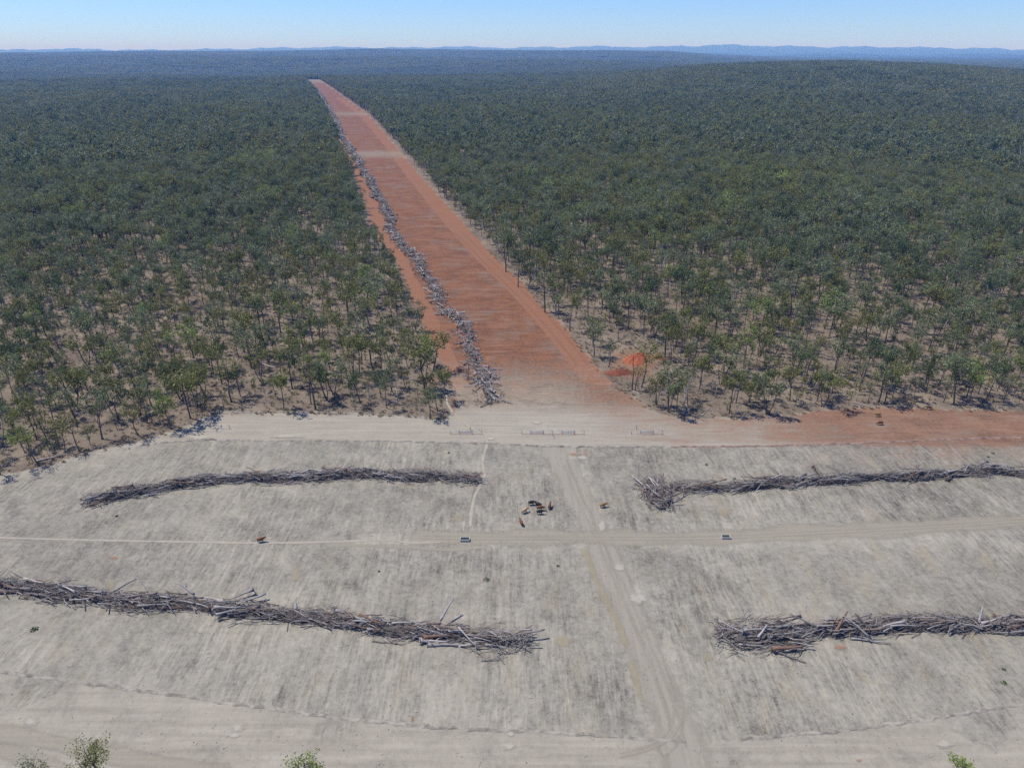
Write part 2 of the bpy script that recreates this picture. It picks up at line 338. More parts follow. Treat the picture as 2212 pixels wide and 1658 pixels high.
spot = .35*np.exp(-(((UU-1300)/70)**2+((VV-850)/40)**2)) + .45*np.exp(-(((UU-1262)/25)**2+((VV-980)/9)**2))
redv = np.clip(np.where(in_clear, np.maximum(red_strip*stripm, red_road)+spot, .35*np.exp(-((sdv+6)/9)**2)*(VV < 905)*(VV > 500)*(UU > 860)*(UU < 1480)), 0, 1)
rt_line = [(1310, 812), (1235, 725), (1170, 655), (1120, 607), (1050, 543), (980, 470), (900, 380), (848, 315), (790, 252), (735, 213)]
lt_line = [(965, 850), (925, 740), (895, 670), (860, 590), (830, 530), (800, 455), (775, 395), (755, 345), (735, 290)]
rtw = [G(p[0]-14*(p[1]-110)/700, p[1]) for p in rt_line]; ltw = [G(p[0]+12*(p[1]-110)/700, p[1]) for p in lt_line]
strk = np.zeros(GX.shape); strk[near] = np.maximum(sm(9.5, 6, line_dist(GX[near], GY[near], rtw)), sm(8, 5, line_dist(GX[near], GY[near], ltw)))
yelv = sm(1000, 1900, UU)*sm(950, 1150, VV)*.8 + sm(0, 400, 1200-UU)*0
barev = np.clip(.9*np.exp(-((UU-(1215+(VV-965)*.42))/(26+(VV-965)*.05))**2)*(VV > 960) + .6*np.exp(-((VV-1166)/22)**2)*(UU > 760) + .5*sm(420, 100, UU)*sm(1120, 1000, VV) + .35*(sm(1230, 1420, VV)*(1-sm(900, 1500, UU)*.6)), 0, 1)
def far_patch(u0, u1, v0, v1):               # a distant bare paddock: find its ground by walking out along the sight lines
    Dd = np.linspace(3500, 12000, 700); out = []
    for u in np.linspace(u0, u1, 7):
        q = (u-1106)/1641.0; xs = Dd*q/np.hypot(1, q); ys = Dd/np.hypot(1, q); zs = terrain(xs, ys)
        vv = 829-FPX*(ys*sP+(zs-CAM_H)*cP)/(ys*cP-(zs-CAM_H)*sP)
        ok = Dd[(vv > v0) & (vv < v1)]
        if len(ok): out.append((u, ok.min(), ok.max()))
    return out
FARP = [far_patch(640, 750, 131, 135), far_patch(1280, 1470, 125, 128.5)]
def in_far(x, y):
    x = np.asarray(x, float); y = np.asarray(y, float)
    a = 1106+1641*x/np.maximum(y, 1); D = np.hypot(x, y); m = np.zeros(x.shape, bool)
    for f in FARP:
        if len(f) < 2: continue
        us = [q[0] for q in f]; lo = np.interp(a, us, [q[1] for q in f]); hi = np.interp(a, us, [q[2] for q in f])
        m |= (a > us[0]) & (a < us[-1]) & (D > lo) & (D < hi)
    return m
fp = in_far(GX, GY); sdv = np.where(fp, 40.0, sdv); redv = np.where(fp, .75, redv)

idx = np.arange(na*nr).reshape(nr, na)
q00 = idx[:-1, :]; q10 = idx[1:, :]
Q = np.stack([q00, np.roll(q00, -1, 1), np.roll(q10, -1, 1), q10], -1).reshape(-1, 4)[:, ::-1]
fc = lambda a: a[Q].mean(1)
f_sd, f_v, f_u, f_b, f_l, f_strip = fc(sdv), fc(VV), fc(UU), fc(bv), fc(lv), fc(stripm)
zone = np.zeros(len(Q), int)
zone[f_sd > 0] = 1
zone[(f_sd > 0) & (f_v > 868) & (f_v < f_b) & (f_v < 5000)] = 3
zone[(f_sd > 0) & (f_v > f_l) & (f_v < 5000)] = 4
zone[(f_sd > 0) & (f_strip > .5)] = 2
ATTR = dict(edge=sdv, red=redv, road=roadm, strip=stripm, dist=GD, yellow=yelv, bare=barev, smooth_track=strk)
def zone_obj(name, faces, extra=False):
    used, inv = np.unique(faces, return_inverse=True); fcs = inv.reshape(-1, 4)
    vs = np.stack([GX[used], GY[used], GZ[used]], 1); fl = fcs.tolist()
    at = {k: v[used] for k, v in ATTR.items()}
    if extra:                                # close the hole under the camera
        first = np.where(np.isin(used, idx[0]))[0]; o = np.argsort(np.arctan2(vs[first, 0], vs[first, 1])); ring = first[o]
        vs = np.vstack([vs, [[0, 0, 0]]]); c = len(vs)-1
        fl += [(int(ring[(i+1) % len(ring)]), int(ring[i]), c) for i in range(len(ring))]
        at = {k: np.append(v, v[ring[0]]) for k, v in at.items()}
    me = bpy.data.meshes.new(name); me.from_pydata(vs.tolist(), [], fl); me.materials.append(M_ground)
    for k, v in at.items(): me.attributes.new(k, 'FLOAT', 'POINT').data.foreach_set('value', np.asarray(v, np.float32))
    me.polygons.foreach_set('use_smooth', [True]*len(me.polygons)); me.update()
    return tag(new_obj(name, me), kind='structure')
zone_obj('ground', Q[zone == 0], True); zone_obj('cleared_paddock', Q[zone == 1]); zone_obj('red_earth_strip', Q[zone == 2])
zone_obj('graded_road', Q[zone == 3]); zone_obj('dirt_road', Q[zone == 4])

# ------------------------------------------------------------------ worn paths, wheel tracks, spoil berms
def smooth_line(pts, step):
    pts = [Vector((p[0], p[1])) for p in pts]; out = []
    for i in range(len(pts)-1):
        p0, p1, p2, p3 = pts[max(i-1, 0)], pts[i], pts[i+1], pts[min(i+2, len(pts)-1)]
        n = max(1, int((p2-p1).length/step))
        for k in range(n):
            t = k/n
            out.append(.5*((2*p1)+(p2-p0)*t+(2*p0-5*p1+4*p2-p3)*t*t+(3*p1-p0-3*p2+p3)*t**3))
    return out+[pts[-1]]
_zc = [0]
def ribbon(name, pix_pts, width, mat, z=.006, step=2.0, wob=.15):
    _zc[0] += 1; z = .004+.004*_zc[0]
    line = smooth_line([G(*p) for p in pix_pts], step); mb = MB(); n = len(line)
    vs, fs, ts = [], [], []
    for i, p in enumerate(line):
        t = (line[min(i+1, n-1)]-line[max(i-1, 0)]).normalized(); nrm = Vector((-t.y, t.x))
        wd = width*(1+wob*math.sin(i*.9)+wob*rnd.uniform(-1, 1)); end = 0 if i in (0, n-1) else 1
        for k, (f, a) in enumerate(((-.62, 0.), (-.36, .5), (-.12, 1.), (.12, 1.), (.36, .5), (.62, 0.))):
            q = p+nrm*wd*f; vs.append((q.x, q.y, z)); ts.append(a*end)
    for i in range(n-1):
        for k in range(5): fs.append((i*6+k, i*6+k+1, i*6+k+7, i*6+k+6))
    me = bpy.data.meshes.new(name); me.from_pydata(vs, [], fs); me.materials.append(mat)
    me.attributes.new('tint', 'FLOAT', 'POINT').data.foreach_set('value', ts); me.update()
    if me.polygons[0].normal.z < 0: me.flip_normals()
    return tag(new_obj(name, me), kind='structure')
def patch(name, u, v, ru, rv, mat, z=.010):
    _zc[0] += 1; z = .004+.004*_zc[0]; mb = MB(); ts = []; vs = [(*G(u, v), z)]; ts.append(1.0); fs = []
    for ring, a in ((.5, .62), (1.25, 0.)):
        for k in range(16):
            th = 2*math.pi*k/16; j = 1+rnd.uniform(-.18, .18); vs.append((*G(u+ru*ring*j*math.cos(th), v+rv*ring*j*math.sin(th)), z)); ts.append(a)
    for k in range(16):
        k2 = (k+1) % 16; fs += [(0, 1+k2, 1+k), (1+k, 1+k2, 17+k2, 17+k)]
    me = bpy.data.meshes.new(name); me.from_pydata(vs, [], fs); me.materials.append(mat)
    me.attributes.new('tint', 'FLOAT', 'POINT').data.foreach_set('value', ts); me.update()
    return tag(new_obj(name, me), kind='structure')
ribbon('vehicle_track', [(1188, 958), (1212, 1010), (1245, 1075), (1275, 1130), (1302, 1190), (1332, 1260), (1362, 1330), (1392, 1400), (1420, 1470), (1448, 1540), (1470, 1600), (1490, 1660), (1500, 1700)], 8.0, M_wheel, .005, 3)
ribbon('vehicle_track', [(1232, 990), (1268, 1070), (1300, 1140), (1325, 1200), (1352, 1262), (1378, 1330), (1402, 1400)], 3.4, M_wheel, .012, 2)
ribbon('vehicle_track', [(1395, 1350), (1418, 1420), (1440, 1490), (1462, 1550), (1452, 1600), (1420, 1630)], 3.0, M_wheel, .012, 2)
ribbon('vehicle_track', [(880, 1158), (1000, 1162), (1150, 1160), (1300, 1160), (1450, 1162), (1570, 1160), (1720, 1150), (1900, 1143), (2100, 1130), (2230, 1122)], 6.5, M_wheelx, .006, 3)
ribbon('cattle_path', [(-30, 1160), (120, 1164), (300, 1168), (420, 1170), (560, 1172), (700, 1170), (830, 1166), (880, 1171), (960, 1170)], .9, M_path, .014, 2)
ribbon('cattle_path', [(700, 1176), (860, 1180), (940, 1186), (1010, 1184), (1060, 1178)], 1.6, M_wheelx, .015, 2)
ribbon('cattle_path', [(962, 850), (967, 873), (982, 893), (994, 907), (1024, 927), (1047, 941), (1052, 957), (1047, 975), (1042, 995), (1045, 1015), (1047, 1027), (1036, 1050), (1025, 1072), (1019, 1100), (1015, 1140)], 1.0, M_path, .016, 1.5)
ribbon('cattle_path', [(1003, 1120), (1000, 1150)], .9, M_path, .018, 1.5)
ribbon('dirt_track', [(-30, 1578), (100, 1600), (300, 1640), (500, 1670)], 3.4, M_wheelx, .008, 3)
ribbon('dirt_track', [(-30, 1610), (80, 1640), (160, 1670)], 2.6, M_wheelx, .012, 3)
for du in (-7, 7):
    ribbon('wheel_rut', [(1222+du*.7, 1000), (1252+du*.8, 1075), (1284+du*.9, 1140), (1310+du, 1200), (1345+du*1.1, 1275), (1376+du*1.2, 1345), (1405+du*1.3, 1415), (1432+du*1.4, 1485), (1455+du*1.5, 1550), (1472+du*1.5, 1620)], .8, M_rut, 0, 2)
    ribbon('wheel_rut', [(1425+du, 1420), (1452+du*1.2, 1480), (1466+du*1.3, 1530), (1450+du*1.4, 1580), (1405, 1612+du*.6), (1330, 1632+du*.6)], .7, M_rut, 0, 2)
    ribbon('wheel_rut', [(905, 1160+du*.45), (1050, 1161+du*.45), (1250, 1161+du*.45), (1450, 1162+du*.45), (1600, 1158+du*.45), (1800, 1148+du*.45), (2000, 1137+du*.45), (2220, 1123+du*.45)], .7, M_rut, 0, 3)
ribbon('yellow_soil_seam', [(1258, 1180), (1275, 1220), (1290, 1260), (1310, 1300), (1335, 1345), (1352, 1400)], 1.9, M_yellow, .010, 2)
ribbon('yellow_soil_seam', [(1360, 1420), (1372, 1460), (1385, 1520)], 1.6, M_yellow, .010, 2)
for du in (-10, 8):
    ribbon('wheel_rut', [(955+du, 835), (925+du, 765), (903+du*.9, 700), (880+du*.8, 640), (852+du*.7, 580)], 1.1, M_tyre, .010, 3)
for du in (-14, 10):
    ribbon('wheel_rut', [(1262+du, 790), (1200+du, 712), (1140+du*.9, 648), (1070+du*.8, 580), (990+du*.7, 500)], 1.5, M_tyre, .010, 3)
for (u, v, a, b, m) in [(512, 1572, 16, 10, M_palepatch), (505, 1588, 15, 7, M_palepatch), (66, 1558, 20, 13, M_palepatch), (1103, 1585, 9, 6, M_palepatch), (1100, 1612, 15, 8, M_palepatch), (1378, 1293, 22, 16, M_palepatch), (1338, 1225, 14, 10, M_palepatch), (1258, 989, 13, 5, M_palepatch), (1300, 1136, 10, 14, M_palepatch), (1016, 1362, 16, 8, M_yellow), (1215, 1385, 24, 14, M_yellow), (1527, 1420, 16, 9, M_yellow), (1160, 913, 14, 4, M_palepatch), (1060, 948, 10, 3, M_palepatch), (246, 1205, 10, 4, M_orange), (990, 1120, 16, 8, M_yellow), (1565, 1105, 20, 12, M_yellow), (1815, 1398, 15, 6, M_orange), (890, 1552, 4, 8, M_orange), (1855, 1642, 7, 4, M_orange), (2040, 1608, 20, 9, M_palepatch), (1238, 981, 9, 4, M_orange), (430, 945, 28, 5, M_palepatch), (620, 943, 40, 4, M_palepatch), (240, 1265, 10, 14, M_yellow), (640, 1240, 14, 20, M_yellow), (980, 875, 5, 22, M_orange)]:
    patch('bare_soil_patch', u, v, a, b, m, .018+rnd.random()*.004)
def berm(name, pix_pts, width, height, mat):
    line = smooth_line([G(*p) for p in pix_pts], 1.1); n = len(line); vs, fs = [], []
    for i, p in enumerate(line):
        t = (line[min(i+1, n-1)]-line[max(i-1, 0)]).normalized(); nrm = Vector((-t.y, t.x)); h = height*rnd.uniform(.35, 1.25); o = rnd.uniform(-.25, .25)
        for f, k in ((-.5, -.3), (-.2, .75), (.05, 1.0), (.25, .6), (.5, -.3)):
            q = p+nrm*(width*f*rnd.uniform(.75, 1.2)+o); vs.append((q.x, q.y, h*k if k > 0 else -.05))
    for i in range(n-1):
        for k in range(4): fs.append((i*5+k, i*5+k+1, i*5+k+6, i*5+k+5))
    me = bpy.data.meshes.new(name); me.from_pydata(vs, [], fs); me.materials.append(mat); me.update()
    if me.polygons[0].normal.z < 0: me.flip_normals()
    return tag(new_obj(name, me), kind='structure')
berm('earth_berm', [p for p in berm_top if 330 <= p[0] <= 1450], 1.3, .30, M_berm)
berm('earth_berm', [p for p in berm_top if 1450 <= p[0] <= 2250], 1.3, .26, M_bermred)
berm('earth_berm', [(-30, 1449)]+[p for p in berm_low if 0 <= p[0] <= 1480], 1.0, .17, M_berm)
berm('earth_berm', [(1600, 1596)]+[p for p in berm_low if p[0] > 1600], 1.0, .17, M_berm)
berm('earth_berm', [(480, 890), (660, 889), (800, 894), (918, 901)], 1.0, .25, M_berm)

# ------------------------------------------------------------------ trees: shared shapes
def gen_tree(seed, h=10.0, spread=.28, stems=1, limbs=4, fork=.42, nleaf=25, leaf=.275, sparse=1.0, lean=.06, bare=False, sides=5, sub=3, rad=.0155):
    r = random.Random(seed); T, C = MB(), MB()
    for s in range(stems):
        az = r.uniform(0, 6.283); hh = h*(1 if s == 0 else r.uniform(.7, .95))
        b = Vector((0, 0, 0)) if stems == 1 else Vector((math.cos(az), math.sin(az), 0))*r.uniform(.1, .3)
        ln = Vector((math.cos(az), math.sin(az), 0))*lean*hh*(1 if stems == 1 else 2.2)
        fh = min(.62, fork+.05)*hh*r.uniform(.85, 1.15); r0 = rad*hh*r.uniform(.85, 1.2)
        tp = Vector((b.x, b.y, 0))+ln*.55+Vector((r.uniform(-.2, .2), r.uniform(-.2, .2), fh))
        mid = (b+tp)/2+Vector((r.uniform(-.2, .2), r.uniform(-.2, .2), 0))
        T.tube([b+Vector((0, 0, -.15)), b+Vector((0, 0, .35)), mid, tp], [r0*1.5, r0*1.05, r0*.9, r0*.72], sides, r.random())
        nl = max(2, int(limbs/(1 if stems == 1 else 1.5))+r.choice((0, 0, 1))); a0 = r.uniform(0, 6.283)
        for i in range(nl):
            a = a0+6.283*i/nl+r.uniform(-.5, .5); top = 1.0 if i == 0 else r.uniform(.68, 1.0); out = .72*spread*hh*(.25 if i == 0 else r.uniform(.5, 1.15))
            e = Vector((tp.x+math.cos(a)*out+ln.x*.45, tp.y+math.sin(a)*out+ln.y*.45, hh*top*.93))
            m1 = tp.lerp(e, .4)+Vector((math.cos(a)*out*.18, math.sin(a)*out*.18, -.02*hh))+Vector((r.uniform(-.2, .2), r.uniform(-.2, .2), 0))
            m2 = tp.lerp(e, .75)+Vector((r.uniform(-.25, .25), r.uniform(-.25, .25), 0)); rl = r0*.5
            T.tube([tp, m1, m2, e], [rl, rl*.75, rl*.5, rl*.2], max(3, sides-1), r.random(), cap=False)
            ends = [(e, 1.0)]
            for tt in (.50, .68, .85):
                q0 = tp.lerp(m1, tt/.4) if tt < .4 else (m1.lerp(m2, (tt-.4)/.35) if tt < .75 else m2.lerp(e, (tt-.75)/.25))
                if r.random() < .85: ends.append((q0+Vector((r.gauss(0, .045), r.gauss(0, .045), r.gauss(0, .03)))*hh, r.uniform(.7, 1.0)))
            for k in range(sub):
                st = m1 if k % 2 else m2; az2 = a+r.uniform(-1.7, 1.7); L = hh*r.uniform(.09, .17)
                e2 = st+Vector((math.cos(az2)*L, math.sin(az2)*L, L*r.uniform(.1, .9)))
                T.tube([st, st.lerp(e2, .5)+Vector((0, 0, .06*L)), e2], [rl*.4, rl*.3, rl*.12], 3, r.random(), cap=False)
                ends.append((e2, .85))
                if bare:
                    for _ in range(2):
                        e3 = e2+Vector((r.uniform(-1, 1), r.uniform(-1, 1), r.uniform(.1, 1)))*hh*.08; T.tube([e2, e3], [rl*.15, rl*.06], 3, r.random(), cap=False)
            if bare: continue
            for (c, sc_) in ends:
                R = hh*.086*sc_*r.uniform(.8, 1.3); ct = r.random()
                for _ in range(int(nleaf*sparse*sc_*r.uniform(.7, 1.3))):
                    th = r.uniform(0, 6.283); z = r.uniform(-1, 1); q = math.sqrt(max(0, 1-z*z)); rho = R*(r.random()**.45)
                    p = c+Vector((q*math.cos(th)*rho, q*math.sin(th)*rho, z*rho*1.2))
                    n = Vector((r.gauss(0, 1), r.gauss(0, 1), r.gauss(.5, .8))).normalized()
                    t1 = n.cross(Vector((0, 0, 1)) if abs(n.z) < .95 else Vector((1, 0, 0))).normalized(); t2 = n.cross(t1)
                    s1 = leaf*r.uniform(.6, 1.3)*.5; s2 = s1*r.uniform(.8, 1.7)
                    C.add([p-t1*s1*.5-t2*s2, p+t1*s1-t2*s2*.2, p+t1*s1*.4+t2*s2, p-t1*s1+t2*s2*.3], [(0, 1, 2, 3)], min(1, max(0, ct*.55+r.random()*.45)))
    return T, C
SHAPES = [dict(seed=1, spread=.24, limbs=4), dict(seed=2, spread=.30, limbs=5), dict(seed=3, spread=.20, limbs=3, fork=.5), dict(seed=4, spread=.33, limbs=5, fork=.38, lean=.10),
          dict(seed=5, stems=2, spread=.24, limbs=4, lean=.10), dict(seed=6, spread=.26, limbs=4, fork=.55), dict(seed=7, spread=.22, limbs=4, sparse=.65), dict(seed=8, spread=.30, limbs=4, sparse=.6, lean=.12),
          dict(seed=9, stems=3, spread=.20, limbs=3, lean=.08), dict(seed=10, spread=.18, limbs=4, fork=.32), dict(seed=12, spread=.27, limbs=4, fork=.46, lean=.16), dict(seed=13, spread=.36, limbs=6, fork=.45)]
BARE = [dict(seed=21, spread=.24, limbs=4, bare=True, sub=3), dict(seed=22, spread=.30, limbs=3, bare=True, sub=3, lean=.14), dict(seed=23, spread=.16, limbs=3, bare=True, sub=2)]
TRUNK, CROWN = [], []
for i, s in enumerate(SHAPES):
    t, c = gen_tree(**s); TRUNK.append(t.mesh('trunk_shape', [M_bark], True)); CROWN.append(c.mesh('crown_shape', [LEAF['olive']]))
BARETR = [gen_tree(**s)[0].mesh('bare_trunk_shape', [M_barkpale], True) for s in BARE]

def put_tree(x, y, h, shape, colour, rz, name='gum_tree', width=1.0, pale=False):
    root = empty(name, (x, y, tz(x, y)), rz); s = h/10.0; root.scale = (s*width, s*width, s)
    tr = new_obj('trunk', TRUNK[shape], root)
    if pale: tr.material_slots[0].link = 'OBJECT'; tr.material_slots[0].material = M_barkpale
    cr = new_obj('crown', CROWN[shape], root)
    cr.material_slots[0].link = 'OBJECT'; cr.material_slots[0].material = LEAF[colour]
    return root
def put_bare(x, y, h, shape, rz, dark=False):
    root = empty('dead_tree', (x, y, tz(x, y)), rz); s = h/10.0; root.scale = (s, s, s)
    tr = new_obj('trunk', BARETR[shape], root)
    if dark: tr.material_slots[0].link = 'OBJECT'; tr.material_slots[0].material = M_bark
    return root

# trees that stand out along the edges: (sheet, base x, base y, top y, leaf colour or 'dead'/'bare', shape)
g, o_, d, b = 'grey-green', 'olive', 'dark green', 'bright green'
HERO = [
 (RL, 515, 1303, 1075, 'bare', 0), (RL, 665, 1225, 890, g, 6), (RL, 1110, 1160, 890, b, 9), (RL, 955, 1122, 865, g, 7), (RL, 1235, 1090, 755, o_, 1), (RL, 1280, 1035, 765, o_, 10), (RL, 1500, 985, 690, o_, 6), (RL, 770, 1095, 825, d, 3),
 (RL, 565, 1005, 735, o_, 1), (RL, 500, 1010, 735, o_, 4), (RL, 345, 1100, 930, g, 0), (RL, 245, 1390, 1130, b, 7), (RL, 1895, 900, 655, d, 10), (RL, 2045, 1032, 700, 'bare', 2), (RL, 2120, 975, 715, d, 8), (RL, 2165, 935, 690, g, 4),
 (RL, 1740, 725, 470, g, 2), (RL, 1690, 682, 490, d, 8), (RL, 600, 660, 345, g, 3), (RL, 700, 578, 395, d, 0), (RL, 310, 577, 395, g, 7), (RL, 140, 610, 345, d, 9), (RL, 1260, 605, 435, o_, 5), (RL, 1100, 595, 465, o_, 2),
 (RL, 1820, 535, 260, o_, 2), (RL, 1970, 630, 445, g, 4), (RL, 905, 295, 110, g, 11), (RL, 385, 365, 115, d, 9), (RL, 845, 790, 560, g, 7), (RL, 735, 800, 630, b, 11), (RL, 2, 1455, 1240, d, 2), (RL, 910, 1105, 960, 'dead', 2),
 (RL, 1725, 975, 890, 'dead', 1), (RL, 310, 1250, 1010, o_, 6), (RL, 385, 1280, 1100, o_, 5), (RL, 1605, 610, 350, o_, 1), (RL, 1545, 690, 560, g, 0), (RL, 105, 800, 610, g, 8), (RL, 1190, 990, 830, o_, 5), (RL, 1040, 1070, 910, g, 5),
 (RM, 578, 1090, 895, g, 11), (RM, 512, 1088, 990, 'dead', 1), (RM, 600, 778, 525, o_, 10), (RM, 540, 900, 545, o_, 9), (RM, 565, 930, 770, o_, 8), (RM, 205, 778, 455, g, 3), (RM, 85, 852, 550, o_, 2), (RM, 120, 830, 560, o_, 5), (RM, 258, 955, 740, d, 7),
 (RM, 362, 1000, 795, 'dead', 0), (RM, 5, 865, 690, g, 6), (RM, 370, 670, 465, o_, 4), (RM, 625, 1042, 880, g, 7), (RM, 92, 1035, 890, 'dead', 1), (RM, 185, 980, 850, 'dead', 0), (RM, 50, 880, 690, g, 6),
 (RM, 1482, 525, 275, o_, 2), (RM, 1068, 142, -120, d, 2), (RM, 1147, 240, 0, d, 5), (RM, 1215, 252, 30, d, 3), (RM, 1320, 402, 135, g, 2), (RM, 1410, 445, 280, g, 0), (RM, 1600, 445, 245, g, 5), (RM, 1640, 690, 425, g, 9), (RM, 1735, 758, 560, d, 6),
 (RM, 1885, 905, 655, 'bare', 2), (RM, 1948, 888, 575, o_, 7), (RM, 1905, 910, 745, o_, 6), (RM, 2042, 1000, 775, o_, 8), (RM, 2122, 1050, 755, g, 4), (RM, 2130, 742, 495, o_, 2), (RM, 2098, 690, 415, d, 5), (RM, 1860, 510, 275, g, 2), (RM, 1787, 425, 225, d, 5), (RM, 2035, 300, 115, o_, 3), (RM, 1985, 445, 260, g, 7),
 (RM, 330, 300, 60, o_, 1), (RM, 175, 290, 90, b, 11), (RM, 380, 300, 190, g, 11), (RM, 440, 480, 370, g, 1), (RM, 500, 560, 460, o_, 10),
 (RR, 325, 988, 785, g, 7), (RR, 347, 990, 765, g, 2), (RR, 550, 1062, 780, g, 8), (RR, 600, 960, 850, 'dead', 1), (RR, 905, 1012, 760, o_, 4), (RR, 965, 937, 795, o_, 0), (RR, 1160, 862, 560, d, 5), (RR, 1270, 985, 730, g, 11), (RR, 1310, 992, 740, o_, 2),
 (RR, 215, 950, 820, 'dead', 2), (RR, 10, 1062, 790, 'dead', 0), (RR, 1755, 1000, 690, g, 10), (RR, 1855, 990, 735, b, 1), (RR, 1840, 948, 760, g, 0), (RR, 1965, 972, 755, g, 5), (RR, 1690, 985, 790, g, 6), (RR, 530, 745, 575, d, 2), (RR, 1505, 672, 480, g, 7),
 (RR, 1590, 657, 400, g, 2), (RR, 1750, 580, 315, g, 3), (RR, 1190, 587, 315, o_, 4), (RR, 245, 872, 615, g, 8), (RR, 160, 792, 555, d, 6), (RR, 720, 800, 585, g, 4), (RR, 800, 745, 580, b, 7), (RR, 1070, 882, 800, o_, 9), (RR, 2075, 985, 800, g, 6), (RR, 2160, 865, 655, b, 1), (RR, 700, 880, 740, o_, 8), (RR, 1385, 830, 640, d, 7), (RR, 35, 380, 130, 'bare', 0), (RR, 1575, 830, 700, o_, 5),
]
occupied = []
hero_rec = []
for (S, bx, by, ty, colour, shp) in HERO:
    u, v = S(bx, by); x, y = G(u, v); h = max(2.5, tree_height(u, v, S(bx, ty)[1]))
    rz = rnd.uniform(0, 6.283)
    if colour in ('dead', 'bare'): o = put_bare(x, y, h, shp, rz, colour == 'bare')
    else: o = put_tree(x, y, h, shp, colour, rz, width=rnd.uniform(.85, 1.08))
    occupied.append((x, y)); hero_rec.append((o, x, y, h, colour))

# near tree tops that reach into the bottom of the frame
def near_tree(u, v, ztop, colour, seed, spread=.2, nleaf=60, leaf=.19, sparse=1.0):
    x, y = G(u, v, ztop); t, c = gen_tree(seed, h=ztop, spread=spread, limbs=5, sub=4, nleaf=nleaf, leaf=leaf, sparse=sparse, lean=.02, fork=.5)
    root = empty('gum_tree', (x, y, 0)); new_obj('trunk', t.mesh('trunk_shape', [M_bark], True), root)
    new_obj('crown', c.mesh('crown_shape', [LEAF[colour]]), root); return root
for (u, v, z, col, sd, spr, sp, lab) in [(185, 1598, 13.0, 'olive', 61, .14, .9, 'olive gum top poking up at the bottom left of the photo'), (60, 1628, 11.0, 'grey-green', 62, .13, .35, 'thin grey sapling top at the bottom left corner'),
        (655, 1628, 12.0, 'bright green', 63, .14, .8, 'yellow-green gum top at bottom, below the left log row'), (2080, 1630, 8.0, 'bright green', 64, .12, .4, 'small bright green sapling top at the bottom right edge')]:
    tag(near_tree(u, v, z, col, sd, spr, sparse=sp), lab, 'tree', 'gum trees')

# ------------------------------------------------------------------ woodland fill
occ = {}
def free(x, y, dmin):
    cx, cyy = int(x//8), int(y//8)
    for i in (-1, 0, 1):
        for j in (-1, 0, 1):
            for (a, b2) in occ.get((cx+i, cyy+j), ()):
                if (a-x)**2+(b2-y)**2 < dmin*dmin: return False
    return True
def take(x, y): occ.setdefault((int(x//8), int(y//8)), []).append((x, y))
for p in occupied: take(*p)
pit_c = G(1372, 775)
def dens(x, y): return .5+.28*math.sin(x*.043+1.1)*math.cos(y*.031+.4)+.22*math.sin(x*.11+y*.07)
def tone(x, y, k=0):                         # slow drift of species and height across the plain
    return min(1, max(0, .5+.24*math.sin(x*.013+1.7*math.sin(y*.006+k)+k)+.22*math.sin(y*.011+x*.004+2*k)+.16*math.sin(x*.041-y*.035+k)))
cols = ['grey-green']*9+['olive']*8+['dark green']*4+['bright green']*1
step = 6.2; xs = np.arange(-3000, 3000, step); ys = np.arange(120, 3350, step)
XX, YY = np.meshgrid(xs, ys); XX = XX.ravel()+nrg.uniform(-.48, .48, XX.size)*step; YY = YY.ravel()+nrg.uniform(-.48, .48, YY.size)*step
DD = np.hypot(XX, YY); ok = (np.abs(XX) < .74*YY+60) & (DD < 3350); XX, YY, DD = XX[ok], YY[ok], DD[ok]
SDp = clear_sd(XX, YY); ok = (SDp < np.where(DD > 240, -2.8, -1.2)) & ((DD < 1650) | (SDp > -70)); XX, YY, DD, SDp = XX[ok], YY[ok], DD[ok], SDp[ok]
order = np.argsort(DD); PT = []
for i in order:
    x, y, D = float(XX[i]), float(YY[i]), float(DD[i])
    if D < 520:
        if rnd.random() > (.26+.58*dens(x, y) if D < 300 else .26+.58*dens(x, y)+.34*min(1, (D-300)/160)): continue
        if not free(x, y, 3.2 if D < 330 else 2.8): continue
        pu, pv_ = pix(x, y, 0)
        if 1296 < pu < 1432 and 742 < pv_ < 868: continue
        take(x, y)
    elif rnd.random() > .66+.5*dens(x*.6, y*.6): continue
    PT.append((x, y, D))
near_tr = PT[:300-len(HERO)-4]; rest = PT[len(near_tr):]
near_rec = []
for (x, y, D) in near_tr:
    tq = tone(x, y); c = rnd.choice(cols+(['olive']*10 if tq > .64 else (['grey-green']*6+['dark green']*4 if tq < .36 else []))); h = rnd.choice((rnd.uniform(7, 10.5), rnd.uniform(10.5, 14), rnd.uniform(12, 16.5)))
    near_rec.append((put_tree(x, y, h, rnd.randrange(len(SHAPES)), c, rnd.uniform(0, 6.283), width=rnd.uniform(.75, 1.0), pale=rnd.random() < .14), x, y, h, c))

# labels: by leaf colour, height and row, counted from the left where several match
ORD = ['first', 'second', 'third', 'fourth', 'fifth', 'sixth', 'seventh', 'eighth', 'ninth', 'tenth', 'eleventh', 'twelfth', 'thirteenth', 'fourteenth', 'fifteenth', 'sixteenth']
def place_of(x, y):
    u, v = pix(x, y, 0); sd = -float(clear_sd([x], [y])[0])
    if u < 735: side = 'left woodland'
    elif u < 1060: side = 'woods left of red strip'
    elif u < 1480: side = 'woods right of red strip'
    else: side = 'right woodland'
    return side, ('fronting the' if sd < 9 else ('just inside the' if sd < 26 else 'deeper in the'))
buckets = {}
for rec in hero_rec+near_rec:
    o, x, y, h, c = rec; side, row = place_of(x, y)
    kind = {'dead': 'bleached dead tree', 'bare': 'bare dark-barked tree'}.get(c, ('tall ' if h > 10.5 else ('short ' if h < 7.5 else 'mid-height '))+c+' gum')
    buckets.setdefault((kind, row, side), []).append((pix(x, y, 0)[0], o, c))
